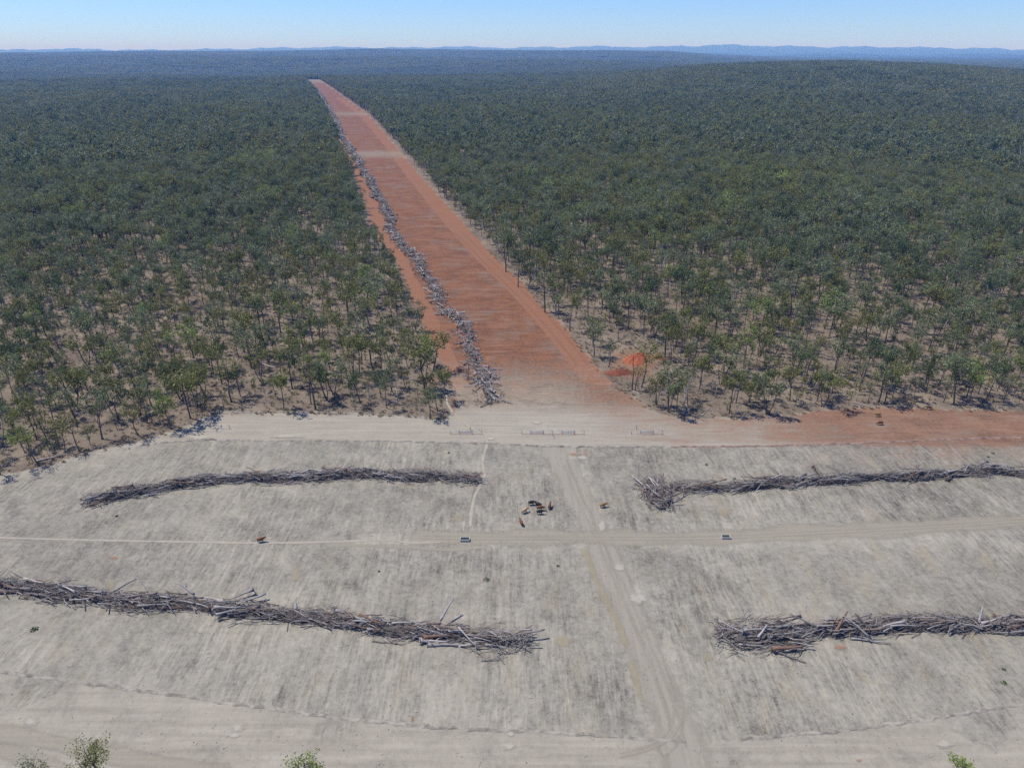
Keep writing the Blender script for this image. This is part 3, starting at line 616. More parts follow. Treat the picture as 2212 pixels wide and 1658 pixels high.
for (kind, row, side), L in buckets.items():
    L.sort(key=lambda q: q[0])
    for i, (u, o, c) in enumerate(L):
        lab = f'{kind} {row} {side}' if len(L) == 1 else (f'{ORD[i]} {kind} from left, {row} {side}' if i < 16 else f'{kind} {row} {side}, among the rightmost of them')
        tag(o, lab, 'tree', 'dead trees' if c in ('dead', 'bare') else 'gum trees')

# one mass for everything further back: points carry variant, turn and size; geometry nodes place shared shapes
PROTO = bpy.data.collections.new('woodland_shapes')
def join_mb(t, c):
    m = MB(); m.v = t.v+c.v; b2 = len(t.v); m.f = t.f+[tuple(i+b2 for i in f) for f in c.f]; m.t = t.t+c.t; m.m = [0]*len(t.f)+[1]*len(c.f); return m
names = []
def proto(me, leafmat, barkmat=None):
    o = bpy.data.objects.new('shape_%03d' % len(names), me); PROTO.objects.link(o); names.append(o.name)
    if leafmat and len(me.materials) > 1: o.material_slots[1].link = 'OBJECT'; o.material_slots[1].material = leafmat
    return len(names)-1
V_near, V_mid, V_far, V_sap, V_dead = [], [], [], [], []
for i, s in enumerate(SHAPES):
    t, c = gen_tree(**s); me = join_mb(t, c).mesh('tree_shape', [M_barkpale if i % 5 == 3 else M_bark, LEAF['olive']])
    for cn in ('grey-green', 'olive', 'dark green'): V_near.append((proto(me, LEAF[cn]), cn))
    if i % 3 == 0: V_near.append((proto(me, LEAF['bright green']), 'b'))
for i, s in enumerate(SHAPES):
    s2 = dict(s); s2.update(nleaf=9, leaf=.62, sides=3, sub=2, seed=s['seed']+100); t, c = gen_tree(**s2); me = join_mb(t, c).mesh('tree_shape_mid', [M_bark, LEAF['olive']])
    for cn in ('grey-green', 'olive', 'dark green'): V_mid.append((proto(me, LEAF[cn]), cn))
    if i % 4 == 0: V_mid.append((proto(me, LEAF['bright green']), 'b'))
for i in range(4):
    t, c = gen_tree(200+i, h=5.6, spread=.16, limbs=3, fork=.48, nleaf=9, leaf=.27, sub=1, rad=.011); me = join_mb(t, c).mesh('sapling_shape', [M_bark, LEAF['olive']])
    for cn in ('grey-green', 'olive'): V_sap.append((proto(me, LEAF[cn]), cn))
for s in BARE:
    t, _ = gen_tree(**s); V_dead.append((proto(t.mesh('bare_shape', [M_barkpale]), None), 'x'))
for i in range(6):                           # 40 m stands for the far woodland
    r = random.Random(300+i); T = MB(); C = MB()
    for _ in range(34):
        x, y = r.uniform(-21, 21), r.uniform(-21, 21); h = r.uniform(7, 13.5); tn = r.random()
        T.tube([(x, y, -.5), (x, y, h*.6)], [.16, .1], 3, r.random(), cap=False)
        for _ in range(20):
            th = r.uniform(0, 6.283); q = r.random()**.5*h*.24; z = h*r.uniform(.45, 1.0); s = r.uniform(.6, 1.25)
            p = Vector((x+math.cos(th)*q, y+math.sin(th)*q, z)); n = Vector((r.gauss(0, 1), r.gauss(0, 1), r.gauss(.6, .7))).normalized()
            t1 = n.cross(Vector((0, 1, .1))).normalized(); t2 = n.cross(t1)
            C.add([p-t1*s-t2*s*.4, p+t1*s*.3-t2*s, p+t1*s+t2*s*.3, p-t1*s*.2+t2*s], [(0, 1, 2, 3)], min(1, max(0, tn*.6+r.random()*.4)))
    me = join_mb(T, C).mesh('stand_shape', [M_bark, LEAF['olive']])
    for cn in ('grey-green', 'olive', 'dark green'): V_far.append((proto(me, LEAF[cn]), cn))
wp = {}
def wpick(V, t=.5):
    bk = 0 if t < .36 else (1 if t < .64 else 2); key = (id(V), bk)
    if key not in wp:
        wt = [{'grey-green': 10, 'olive': 3.5, 'dark green': 6, 'b': .8, 'x': 1}, {'grey-green': 9, 'olive': 8, 'dark green': 4, 'b': 1.4, 'x': 1}, {'grey-green': 5, 'olive': 11, 'dark green': 2.5, 'b': 2.2, 'x': 1}][bk]
        wp[key] = ([q[0] for q in V], list(np.cumsum([wt[q[1]] for q in V])))
    return rnd.choices(wp[key][0], cum_weights=wp[key][1])[0]
pts = []
for (x, y, D) in rest:
    h = (rnd.triangular(7.5, 18, 13) if rnd.random() < .9 else rnd.uniform(16, 21))*(.88+.28*tone(x, y, 1)); s = h/10
    V = V_dead if rnd.random() < .025 else (V_near if D < 800 else V_mid)
    wd = rnd.uniform(.75, 1.05)*(1.0 if D < 450 else 1.12); pts.append((x, y, wpick(V, tone(x, y)), rnd.uniform(0, 6.283), s*wd, s))
sx = nrg.uniform(-420, 420, 26000); sy = nrg.uniform(150, 560, 26000); okk = (np.abs(sx) < .74*sy+30); sx, sy = sx[okk], sy[okk]
ss = clear_sd(sx, sy); okk = ss < -1.0; sx, sy = sx[okk], sy[okk]
for x, y in zip(sx[:6500], sy[:6500]):
    if 1300 < pix(x, y, 0)[0] < 1425 and 740 < pix(x, y, 0)[1] < 860: continue
    if rnd.random() < .5*dens(x+40, y-70)+.4:
        s = rnd.uniform(.45, 1.35); pts.append((float(x), float(y), wpick(V_sap), rnd.uniform(0, 6.283), s, s))
for (st, D0, D1, sc2) in ((33.0, 1660, 5200, 1.0), (56.0, 5200, 12600, 1.7)):
    fx, fy = np.meshgrid(np.arange(-9600, 9600, st), np.arange(1100, 12700, st)); fx = fx.ravel()+nrg.uniform(-.3, .3, fx.size)*st; fy = fy.ravel()+nrg.uniform(-.3, .3, fy.size)*st
    fD = np.hypot(fx, fy); okk = (fD > D0) & (fD < D1) & (np.abs(fx) < .74*fy+60); fx, fy, fD = fx[okk], fy[okk], fD[okk]
    fs_ = np.full(fx.shape, -9999.0); nn = fD < 3400; fs_[nn] = clear_sd(fx[nn], fy[nn]); okk = (fs_ < -62) & ~in_far(fx, fy); fx, fy = fx[okk], fy[okk]
    for x, y in zip(fx, fy):
        pts.append((float(x), float(y), wpick(V_far, tone(x*.4, y*.25)), rnd.choice((0, 1, 2, 3))*1.5708+rnd.uniform(-.2, .2), sc2, rnd.uniform(.9, 1.25)*(.85+.35*tone(x*.5, y*.5, 1))*(1 if sc2 == 1 else 1.15)))

def scatter(name, data, coll, label, cat):
    A = np.array(data, float); zz = terrain(A[:, 0], A[:, 1])
    me = bpy.data.meshes.new(name); me.vertices.add(len(A)); me.vertices.foreach_set('co', np.stack([A[:, 0], A[:, 1], zz], 1).ravel())
    me.attributes.new('pick', 'INT', 'POINT').data.foreach_set('value', A[:, 2].astype(np.int32))
    me.attributes.new('turn', 'FLOAT_VECTOR', 'POINT').data.foreach_set('vector', np.stack([0*zz, 0*zz, A[:, 3]], 1).ravel())
    me.attributes.new('size', 'FLOAT_VECTOR', 'POINT').data.foreach_set('vector', np.stack([A[:, 4], A[:, 4], A[:, 5]], 1).ravel())
    me.update(); o = new_obj(name, me)
    ng = bpy.data.node_groups.new(name+'_scatter', 'GeometryNodeTree')
    ng.interface.new_socket('Geometry', in_out='INPUT', socket_type='NodeSocketGeometry'); ng.interface.new_socket('Geometry', in_out='OUTPUT', socket_type='NodeSocketGeometry')
    N = ng.nodes.new; i = N('NodeGroupInput'); ou = N('NodeGroupOutput'); ip = N('GeometryNodeInstanceOnPoints'); ci = N('GeometryNodeCollectionInfo')
    ci.inputs['Collection'].default_value = coll; ci.inputs['Separate Children'].default_value = True; ci.inputs['Reset Children'].default_value = True
    def na_(nm, dt): q = N('GeometryNodeInputNamedAttribute'); q.data_type = dt; q.inputs['Name'].default_value = nm; return q.outputs['Attribute']
    L = ng.links.new; e2r = N('FunctionNodeEulerToRotation')
    L(i.outputs[0], ip.inputs['Points']); L(ci.outputs[0], ip.inputs['Instance']); ip.inputs['Pick Instance'].default_value = True
    L(na_('pick', 'INT'), ip.inputs['Instance Index']); L(na_('turn', 'FLOAT_VECTOR'), e2r.inputs[0]); L(e2r.outputs[0], ip.inputs['Rotation']); L(na_('size', 'FLOAT_VECTOR'), ip.inputs['Scale'])
    L(ip.outputs[0], ou.inputs[0])
    md = o.modifiers.new('scatter', 'NODES'); md.node_group = ng
    return tag(o, label, cat, kind='stuff')
scatter('woodland', pts, PROTO, 'dense grey-green eucalypt woodland stretching to the horizon', 'woodland')

# dry grass tussocks and fallen sticks on the woodland floor
GCOL = bpy.data.collections.new('grass_shapes')
for i in range(5):
    r = random.Random(400+i); m = MB(); n = 22 if i < 4 else 10
    for _ in range(n):
        a = r.uniform(0, 6.283); q = r.random()*.35; p = Vector((math.cos(a)*q, math.sin(a)*q, 0)); L = r.uniform(.25, .6); dr = Vector((math.cos(a)*r.uniform(.2, .8), math.sin(a)*r.uniform(.2, .8), 1))*L
        sd2 = Vector((-math.sin(a), math.cos(a), 0))*r.uniform(.05, .11); m.add([p-sd2, p+sd2, p+dr+sd2*.2, p+dr-sd2*.2], [(0, 1, 2, 3)], r.random())
    me = m.mesh('tussock_shape', [M_straw if i < 3 else (M_weed if i == 3 else M_straw)]); oo = bpy.data.objects.new('grass_%02d' % i, me); GCOL.objects.link(oo)
    names.append(oo.name)
gp = []
gx = nrg.uniform(-330, 330, 90000); gy = nrg.uniform(150, 420, 90000); okk = np.abs(gx) < .72*gy+20; gx, gy = gx[okk], gy[okk]; gs = clear_sd(gx, gy)
for x, y, s in zip(gx, gy, gs):
    if s > 1.5: continue
    cl = .5+.5*math.sin(x*.21+2*math.sin(y*.13))*math.cos(y*.19+x*.05)
    if rnd.random() < .18+.7*cl*cl: q = rnd.uniform(.6, 1.35); gp.append((float(x), float(y), rnd.choice((0, 1, 2, 0, 1, 2, 4)), rnd.uniform(0, 6.283), q*1.2, q))
scatter('dry_grass', gp, GCOL, 'dry straw grass tussocks covering the woodland floor', 'grass')

m = MB()
bx_ = nrg.uniform(-300, 320, 5200); by_ = nrg.uniform(155, 430, 5200); bs_ = clear_sd(bx_, by_)
for x, y, q in zip(bx_, by_, bs_):
    if q > -.5 or abs(x) > .74*y+20: continue
    a = rnd.uniform(0, 6.283); L = rnd.choice((rnd.uniform(.8, 2), rnd.uniform(1.5, 4.5))); r0 = .02+.016*L*rnd.uniform(.5, 1.4); dv = Vector((math.cos(a), math.sin(a), rnd.uniform(0, .12)))*L; p = Vector((x, y, r0)); tn = rnd.random()
    k_ = p+dv*.5+Vector((-dv.y, dv.x, 0))*rnd.uniform(-.12, .12); m.tube([p, k_, p+dv], [r0, r0*.8, r0*.3], 4, tn, cap=False)
    m.tube([k_, k_+Vector((dv.x*.35-dv.y*.3, dv.y*.35+dv.x*.3, L*rnd.uniform(0, .25)))], [r0*.5, r0*.2], 3, tn, cap=False)
tag(new_obj('fallen_branches', m.mesh('fallen_branches', [M_brushpale])), 'dead fallen branches strewn over the woodland floor', 'branches', kind='stuff')

# ------------------------------------------------------------------ log windrows
def make_log(seed, L, r0, forks, root, bend=.06):
    r = random.Random(seed); m = MB(); n = 6; tn = r.random()*.0
    pts_ = []; y = z = 0.0
    for i in range(n+1):
        y += r.gauss(0, bend)*L/n*2; z += r.gauss(0, bend*.5)*L/n*2; pts_.append(Vector((-L/2+L*i/n, y, z)))
    rad = [r0*(1-.62*i/n)*r.uniform(.93, 1.07) for i in range(n+1)]
    if root: rad[0] = r0*1.7
    m.tube(pts_, rad, 7, 0.0)
    if root:
        for k in range(7):
            a = 6.283*k/7+r.uniform(-.3, .3); q = r.uniform(.5, 1.05); e = pts_[0]+Vector((-r.uniform(.1, .5), math.cos(a)*q, math.sin(a)*q)); m.tube([pts_[0], pts_[0].lerp(e, .6)+Vector((-.1, 0, 0)), e], [r0*.75, r0*.4, .04], 4, 0.0)
    for k in range(forks):
        i = r.randint(3, n-1); a = r.uniform(-1, 1); Lb = L*r.uniform(.16, .34); s = r.choice((-1, 1))
        e = pts_[i]+Vector((Lb*.8, s*Lb*r.uniform(.3, .7), Lb*r.uniform(-.05, .35)))
        m.tube([pts_[i], pts_[i].lerp(e, .5)+Vector((0, s*Lb*.08, 0)), e], [rad[i]*.62, rad[i]*.45, rad[i]*.15], 5, 0.0)
    return m
LOGS = []
for i in range(16):
    r = random.Random(500+i)
    LOGS.append((make_log(500+i, r.uniform(6, 10.5), r.uniform(.17, .30), r.choice((0, 1, 2, 3)), r.random() < .3, .03 if i % 3 else .06)).mesh('log_shape', [M_log], True))
def windrow(name, pix_pts, half, height, nlog, nstick, label, group, loglabel, spread_a=.24, thick=1.0, brush=None, sway=0.0, dens_fall=None, logspan=1.0, core=True, core_k=.72):
    line = smooth_line([G(*p) for p in pix_pts], 1.0); n = len(line); wob = [rnd.uniform(.62, 1.25) for _ in range(n//4+3)]
    if sway: line = [p+Vector((sway*(math.sin(i*.11)+.7*math.sin(i*.043+1)+.5*math.sin(i*.31+2))*min(1, i/40), 0)) for i, p in enumerate(line)]
    hw = lambda i: np.interp(i, np.arange(len(wob))*4, wob)*(half(i/(n-1)) if callable(half) else half)
    lump = lambda i: .6+.55*abs(math.sin(i*.17+.6*math.sin(i*.05)))
    endf = lambda i: 1+1.3*max(0, 1-min(i, n-1-i)/(.07*n))*(dens_fall is None)
    def at(i, l):
        p = line[i]; t = (line[min(i+2, n-1)]-line[max(i-2, 0)]).normalized(); nr = Vector((-t.y, t.x)); q = p+nr*l; return q, math.atan2(t.y, t.x)
    def pick_i():
        while True:
            i = rnd.randrange(n)
            if dens_fall is None or rnd.random() < dens_fall(math.hypot(line[i].x, line[i].y)): return i
    m = MB()
    if core:                                 # added dark soil-brown core, stands in for the shade under the sticks
        st = max(1, n//500); ii = list(range(0, n, st)); vs, fs = [], []
        for i in ii:
            e = min(1, 6*min(i, n-1-i)/n+.25)
            for f, k in ((-1, -.04), (-.6, .5), (-.2, .95), (.25, 1.0), (.62, .5), (1, -.04)):
                q, _ = at(i, hw(i)*.72*f*e*rnd.uniform(.8, 1.15)); vs.append((q.x, q.y, tz(q.x, q.y)+(height*core_k*e*k*rnd.uniform(.5, 1.2) if k > 0 else -.1)))
        for a in range(len(ii)-1):
            for k in range(5): fs.append((a*6+k, a*6+k+1, a*6+k+7, a*6+k+6))
        m.add(vs, fs, .5, 1)
    for _ in range(nstick):
        i = pick_i(); wd = hw(i); l = max(-1.05, min(1.05, rnd.gauss(0, .48)))*wd; q, a = at(i, l); hgt = max(.05, height*lump(i)*(1-(l/(wd*1.25))**2))
        z = hgt*rnd.uniform(.25, 1.12)+tz(q.x, q.y); D = math.hypot(q.x, q.y); fat = thick*(1+max(0, D-300)/550)
        yaw = a+rnd.gauss(0, spread_a*1.5*endf(i))+(math.pi if rnd.random() < .5 else 0); pit = rnd.gauss(.02, .16)
        if rnd.random() < .08: pit = rnd.uniform(.3, .9)
        L = rnd.choice((rnd.uniform(.7, 1.8), rnd.uniform(1.3, 3.0), rnd.uniform(2.5, 5.0))); L *= (rnd.choice((.55, .8, 1.1, 1.6)) if dens_fall else 1); r0 = (.020+L*.017*rnd.uniform(.5, 1.8))*fat
        dv = Vector((math.cos(yaw)*math.cos(pit), math.sin(yaw)*math.cos(pit), math.sin(pit))); c = Vector((q.x, q.y, max(z, .06+L*.5*abs(dv.z))))
        sd3 = Vector((-dv.y, dv.x, rnd.uniform(-.3, .5)))*L*rnd.uniform(-.1, .1); tn = rnd.random()
        m.tube([c-dv*L/2, c+sd3, c+dv*L/2], [r0, r0*.8, r0*.35], 4, tn, 0, cap=False)
        if rnd.random() < .45:
            e = c+sd3+dv*L*.3+Vector((-dv.y, dv.x, rnd.uniform(0, .6)))*L*rnd.choice((-.25, .25)); m.tube([c+sd3, e], [r0*.55, r0*.2], 3, tn, 0, cap=False)
    o = new_obj(name, m.mesh(name, [brush or M_brush, M_coreshade])); tag(o, label, 'log pile', kind='stuff')
    for k in range(nlog):
        for _ in range(30):
            i = pick_i()
            if i <= (n-1)*logspan: break
        wd = hw(i); l = max(-1, min(1, rnd.gauss(0, .5)))*wd*.95; q, a = at(i, l); hgt = height*(1-(l/(wd*1.2))**2)
        me = rnd.choice(LOGS); lg = new_obj('log', me, None, (q.x, q.y, tz(q.x, q.y)+max(.28, hgt*lump(i)*rnd.uniform(.85, 1.15)+.05))); s = rnd.uniform(.5, .98)*(1 if dens_fall is None else .85)
        lg.scale = (s, s*1.1, s*1.1); lg.rotation_euler = (rnd.uniform(0, 6.28), rnd.gauss(0, .07), a+rnd.gauss(0, spread_a*endf(i))+(math.pi if rnd.random() < .5 else 0))
        pq = rnd.random()
        if pq < .30: lg.material_slots[0].link = 'OBJECT'; lg.material_slots[0].material = M_logpale; cl = 'bleached'
        elif pq < .42: lg.material_slots[0].link = 'OBJECT'; lg.material_slots[0].material = M_logbrown; cl = 'dark brown'
        else: cl = 'weathered grey'
        ln = 'long' if s*me.vertices[0].co.x < -3.4 or max(v.co.x for v in me.vertices)*s > 3.4 else 'short'
        sec = i/(n-1); sec = 'at the start of' if sec < .12 else ('in the first third of' if sec < .37 else ('midway along' if sec < .63 else ('in the last third of' if sec < .88 else 'at the end of')))
        tag(lg, f'{ln} {cl} log {sec} the {loglabel}', 'log', f'{cl} {group}')
    return line
windrow('brush_windrow', [(-60, 1256), (0, 1262), (100, 1277), (200, 1290), (300, 1302), (400, 1305), (500, 1320), (600, 1328), (700, 1338), (800, 1352), (900, 1366), (1000, 1374), (1080, 1384), (1140, 1386)],
        lambda t: float(np.interp(t, [0, .55, .8, .86, .93, 1], [2.7, 2.8, 3.0, 2.6, 4.6, 4.4])), 1.6, 82, 2000, 'long tangled row of dead timber across the lower left paddock', 'logs in the near left row', 'near left timber row')
windrow('brush_windrow', [(1552, 1372), (1600, 1378), (1650, 1376), (1700, 1370), (1760, 1364), (1850, 1357), (1950, 1350), (2050, 1350), (2150, 1353), (2212, 1355), (2320, 1357)],
        lambda t: float(np.interp(t, [0, .06, .17, .27, .37, .45, 1], [4.6, 6.0, 5.4, 2.1, 1.9, 3.0, 2.8])), 1.75, 56, 1650, 'wide tangled row of dead timber across the lower right paddock', 'logs in the near right row', 'near right timber row')
windrow('brush_windrow', [(188, 1087), (250, 1073), (330, 1058), (420, 1044), (520, 1036), (620, 1034), (720, 1029), (800, 1027), (880, 1030), (960, 1033), (1030, 1038)],
        lambda t: 2.8 if t < .75 else 3.3, 2.0, 56, 1800, 'narrow row of dead timber below the graded road on the left', 'logs in the far left row', 'far left timber row')
windrow('brush_windrow', [(1450, 1052), (1520, 1055), (1580, 1055), (1650, 1047), (1720, 1042), (1800, 1039), (1880, 1034), (1960, 1032), (2050, 1026), (2110, 1021), (2150, 1019), (2212, 1026), (2330, 1030)],
        2.6, 2.0, 48, 1550, 'narrow row of dead timber below the reddish road on the right', 'logs in the far right row', 'far right timber row')
windrow('brush_windrow', [(1398, 1040), (1412, 1052), (1424, 1070), (1430, 1088), (1432, 1100)], 4.6, 2.0, 14, 420, 'heap of sticks bending downhill at the start of the far right row', 'logs in the bent heap', 'bent heap beside the track', spread_a=.8)
STRIP_W = [(1060, 872), (1043, 835), (1022, 775), (1008, 725), (988, 692), (952, 652), (927, 612), (907, 582), (882, 542), (853, 512), (837, 472), (827, 442), (802, 402), (787, 372), (762, 332), (742, 302), (730, 272), (717, 247), (692, 207), (668, 180)]
windrow('brush_windrow', STRIP_W, lambda t: 6.0 if t < .012 else 4.3, 2.6, 44, 8200, 'long jumbled row of pale dead timber running up the red strip', 'logs in the red strip row', 'timber row on the red strip', spread_a=.75, thick=2.2, dens_fall=lambda D: min(1, 520/D), logspan=.16, core_k=.36, brush=M_brushpale, sway=1.2)

def hero_log(a, b_, za, zb, r0, mat, label, forks=0, root=False, seed=0):
    A = Vector((*G(*a, za), za)); B = Vector((*G(*b_, zb), zb)); L = (B-A).length; r0 *= 1.15
    me = make_log(900+seed, L, r0, forks, root, .035).mesh('log_shape', [mat], True); o = new_obj('log', me, None, (A+B)/2)
    o.rotation_mode = 'QUATERNION'; o.rotation_quaternion = (B-A).to_track_quat('X', 'Z'); tag(o, label, 'log', 'logs standing out of the rows')
hero_log(LM(640, 1105), LM(724, 955), 1.5, 4.0, .30, M_logpale, 'thick pale trunk jutting up from the near left timber row', 1, False, 1)
hero_log(LM(535, 1215), LM(715, 1193), .9, 1.0, .38, M_logbrown, 'fat dark brown log along the front of near left row', 0, True, 2)
hero_log(LM(760, 1145), LM(890, 1290), 2.2, .5, .17, M_logpale, 'pale branch sloping down the front of near left row', 2, False, 3)
hero_log(LM(935, 1258), LM(1030, 1272), .4, .4, .26, M_logpale, 'short pale log at the foot of near left row', 0, False, 4)
hero_log(LL(735, 915), LL(897, 830), 1.4, 3.5, .22, M_log, 'grey log leaning up right out of the near left row', 1, False, 5)
hero_log(LL(1003, 945), LL(893, 822), 1.4, 3.6, .2, M_logpale, 'pale log leaning up left against another leaning log', 1, False, 6)
hero_log(LL(1262, 935), LL(1148, 855), 1.6, 3.8, .27, M_logpale, 'bleached trunk sticking up left from near left row', 2, False, 7)
hero_log(LL(1635, 905), LL(1480, 962), 1.2, .6, .23, M_log, 'grey log with root end poking out behind near left row', 0, True, 8)
hero_log(LL(1918, 1030), LL(1915, 985), .6, 1.6, .42, M_logpale, 'short fat pale stump on the near left row', 0, False, 9)
hero_log(LL(0, 912), LL(322, 908), .4, .6, .34, M_log, 'long thick grey log fronting the near left row', 0, True, 10)
hero_log(LR(585, 1287), LR(797, 1272), 1.1, 1.1, .45, M_logbrown, 'fattest brown log at the front of near right row', 0, False, 11)
hero_log(LR(985, 1185), LR(1066, 1040), 1.0, 4.6, .30, M_logbrown, 'brown trunk leaning up steeply from near right row', 0, False, 12)
hero_log(LR(1215, 1212), LR(1030, 1065), .8, 4.2, .24, M_logpale, 'pale trunk leaning left against the brown trunk', 1, False, 13)
hero_log(LR(1922, 1112), LR(1944, 1015), 1.2, 4.0, .26, M_logpale, 'white trunk standing upright in near right row', 0, False, 14)
hero_log(LR(890, 1148), LR(688, 1060), 1.5, 3.0, .2, M_log, 'grey log leaning out behind the near right heap', 2, False, 15)
hero_log(LR(960, 1150), LR(1005, 1075), 1.3, 3.8, .18, M_logbrown, 'thin brown trunk leaning beside the larger brown trunk', 0, False, 16)
hero_log(LR(1120, 1055), LR(1215, 1150), 3.4, 1.5, .2, M_log, 'grey branch leaning right of the crossed trunks', 2, False, 17)
hero_log(LR(1090, 1215), LR(1345, 1245), .3, .3, .2, M_log, 'long grey log lying in front of the crossed trunks', 0, False, 18)
hero_log(LR(570, 1290), LR(800, 1370), .5, .2, .16, M_log, 'grey branch fanning out below the near right heap', 3, False, 19)
hero_log(LR(490, 1210), LR(548, 1130), 2.0, 3.0, .25, M_logpale, 'bleached log on top of the near right heap', 0, False, 20)
hero_log(LR(848, 108), LR(912, 192), 3.8, 1.2, .26, M_logbrown, 'trunk with roots raised above the far right row', 0, True, 21)
hero_log(LR(560, 190), LR(672, 148), 1.6, 3.0, .2, M_logpale, 'pale branch lifting off the far right row', 2, False, 22)
hero_log(LL(1030, 222), LL(1088, 185), .5, 1.3, .36, M_log, 'grey stump with roots behind the far left row', 0, True, 23)
hero_log(LM(2060, 250), LM(1990, 130), 1.5, 4.0, .14, M_logpale, 'thin pale pole leaning up from the bent heap', 0, False, 24)

# fallen timber on the woodland floor
for i, (S, a, b_, r0, mt, lab) in enumerate([(RL, (235, 1368), (455, 1312), .22, M_logpale, 'long fallen pale log along the left woodland edge'), (RL, (1590, 1000), (1752, 990), .16, M_log, 'fallen grey log beside the left clearing corner'),
        (RL, (970, 760), (1045, 775), .3, M_logpale, 'short fallen pale log deep in the left woodland'), (RL, (1700, 735), (1790, 765), .24, M_logpale, 'fallen bleached trunk below the tall left gums'), (RM, (1720, 640), (1868, 552), .2, M_log, 'fallen grey log behind the red soil pit'),
        (RM, (1970, 550), (2090, 600), .24, M_log, 'fallen log right of the pit among gums'), (RM, (1395, 80), (1440, 92), .25, M_logpale, 'pale fallen log in the woodland right of red strip'), (RR, (1105, 985), (1250, 1030), .16, M_logpale, 'pale fallen branch at the reddish road edge'),
        (RR, (1490, 850), (1560, 910), .25, M_logpale, 'pale fallen crown behind the grazing cattle'), (RR, (2100, 850), (2195, 862), .18, M_logpale, 'pale fallen log near the right photo edge'), (RR, (120, 1075), (170, 1020), .14, M_logpale, 'pale stick at the front edge of right woodland'), (RR, (610, 935), (690, 880), .2, M_logpale, 'leaning pale dead branch inside right woodland')]):
    hero_log(S(*a), S(*b_), r0+.03, r0+.06, r0, mt, lab, 2, False, 40+i)

# sticks, clods and dung strewn over the paddock
m = MB()
for _ in range(6000):
    u, v = rnd.uniform(-40, 2260), rnd.uniform(970, 1650)
    if rnd.random() < .25: u, v = rnd.gauss(1180, 160), rnd.gauss(1120, 45)
    x, y = G(u, v); s = rnd.choice((rnd.uniform(.04, .12), rnd.uniform(.08, .2))); tn = rnd.choice((.5, .5, .75, .3, .0))
    if rnd.random() < .10:
        a = rnd.uniform(0, 6.28); L = rnd.uniform(.3, 1.1); dv = Vector((math.cos(a), math.sin(a), 0))*L; m.tube([(x, y, .03), (x+dv.x*.5+.05, y+dv.y*.5, .07), (x+dv.x, y+dv.y, .03)], [.03, .025, .012], 3, tn, cap=False)
    else:
        vs = [(x+math.cos(k*1.2566)*s*rnd.uniform(.6, 1.2), y+math.sin(k*1.2566)*s*rnd.uniform(.6, 1.2), -.01) for k in range(5)]+[(x, y, s*.5)]
        m.add(vs, [(k, (k+1) % 5, 5) for k in range(5)], tn)
tag(new_obj('ground_litter', m.mesh('ground_litter', [M_brush])), 'scattered sticks, clods and dung on the pale paddock', 'litter', kind='stuff')

# green weeds
def weed(u, v, s, lab, seed):
    r = random.Random(seed); m = MB()
    for _ in range(70):
        a = r.uniform(0, 6.283); q = r.random()**.6*s; z = r.uniform(0, .75*s)*(1.1-q/s); p = Vector((math.cos(a)*q, math.sin(a)*q, z)); nn_ = Vector((r.gauss(0, 1), r.gauss(0, 1), 1)).normalized()
        t1 = nn_.cross(Vector((1, .1, 0))).normalized(); t2 = nn_.cross(t1); e = .16*s+.05; m.add([p-t1*e, p-t2*e*.5, p+t1*e, p+t2*e*.5], [(0, 1, 2, 3)], r.random())
    x, y = G(u, v); o = new_obj('weed_bush', m.mesh('weed_bush', [M_weed]), None, (x, y, 0)); tag(o, lab, 'bush', 'green weeds on the paddock')
for i, (u, v, s, lab) in enumerate([(*LL(222, 1163), .85, 'largest green bush in the paddock below the left timber row'), (*LM(940, 838), .75, 'round green bush in the paddock left of the track'), (*LR(2010, 20), .55, 'green weed above the far right timber row'), (*LR(155, 95), .5, 'green weed between the road and the far right row'),
        (*LR(335, 185), .5, 'green weed touching the back of far right row'), (*LR(2080, 1505), .6, 'green weed below the near right row'), (*LR(2082, 1420), .45, 'smaller green weed above another at lower right'), (*LM(697, 18), .45, 'green weed above the right end of far left row'), (*LM(1405, 750), .4, 'small green weed left of the yellow seam'),
        (*LL(757, 427), .45, 'small green weed below the far left row'), (*LR(1980, 45), .45, 'green weed at upper right below the red road'), (*LM(245, 785), .35, 'tiny green weed left of the concrete trough')]):
    weed(u, v, s, lab, 700+i)

# ------------------------------------------------------------------ red soil pit
def mound(name, u, v, rx, ry, h, mat, seed, rot=0.0, lab=None, rid=.25):
    r = random.Random(seed); x0, y0 = G(u, v); vs, fs = [], []; nr_, nk = 12, 40
    ph = [r.uniform(0, 6.28) for _ in range(4)]
    for j in range(nr_+1):
        t = j/nr_
        for k in range(nk):
            a = 6.283*k/nk; e = 1+.16*math.sin(2*a+ph[0])+.10*math.sin(3*a+ph[1])+.07*math.sin(7*a+ph[2])
            lx, ly = rx*t*e*math.cos(a), ry*t*e*math.sin(a); gully = 1-rid*max(0, math.sin(9*a+ph[3]))*math.sin(math.pi*t)
            vs.append((lx*math.cos(rot)-ly*math.sin(rot), lx*math.sin(rot)+ly*math.cos(rot), h*(1-t**1.5)*gully-.06*t+r.uniform(-.09, .09)*h*min(1, 1.6*(1-t))))
    for j in range(nr_):
        for k in range(nk):
            k2 = (k+1) % nk; fs.append((j*nk+k, (j+1)*nk+k, (j+1)*nk+k2, j*nk+k2))
    me = bpy.data.meshes.new(name); me.from_pydata(vs, [], fs); me.materials.append(mat); me.update(); me.polygons.foreach_set('use_smooth', [True]*len(me.polygons))
    o = new_obj(name, me, None, (x0, y0, 0)); tag(o, lab, 'soil pile', 'red soil piles')
patch('bare_soil_patch', 1368, 788, 62, 38, M_orange, .02)
mound('soil_mound', 1374, 776, 3.8, 8.2, 2.3, M_redsoil, 3, -.55, 'bright orange-red bank of fresh soil among the right gums', .35)
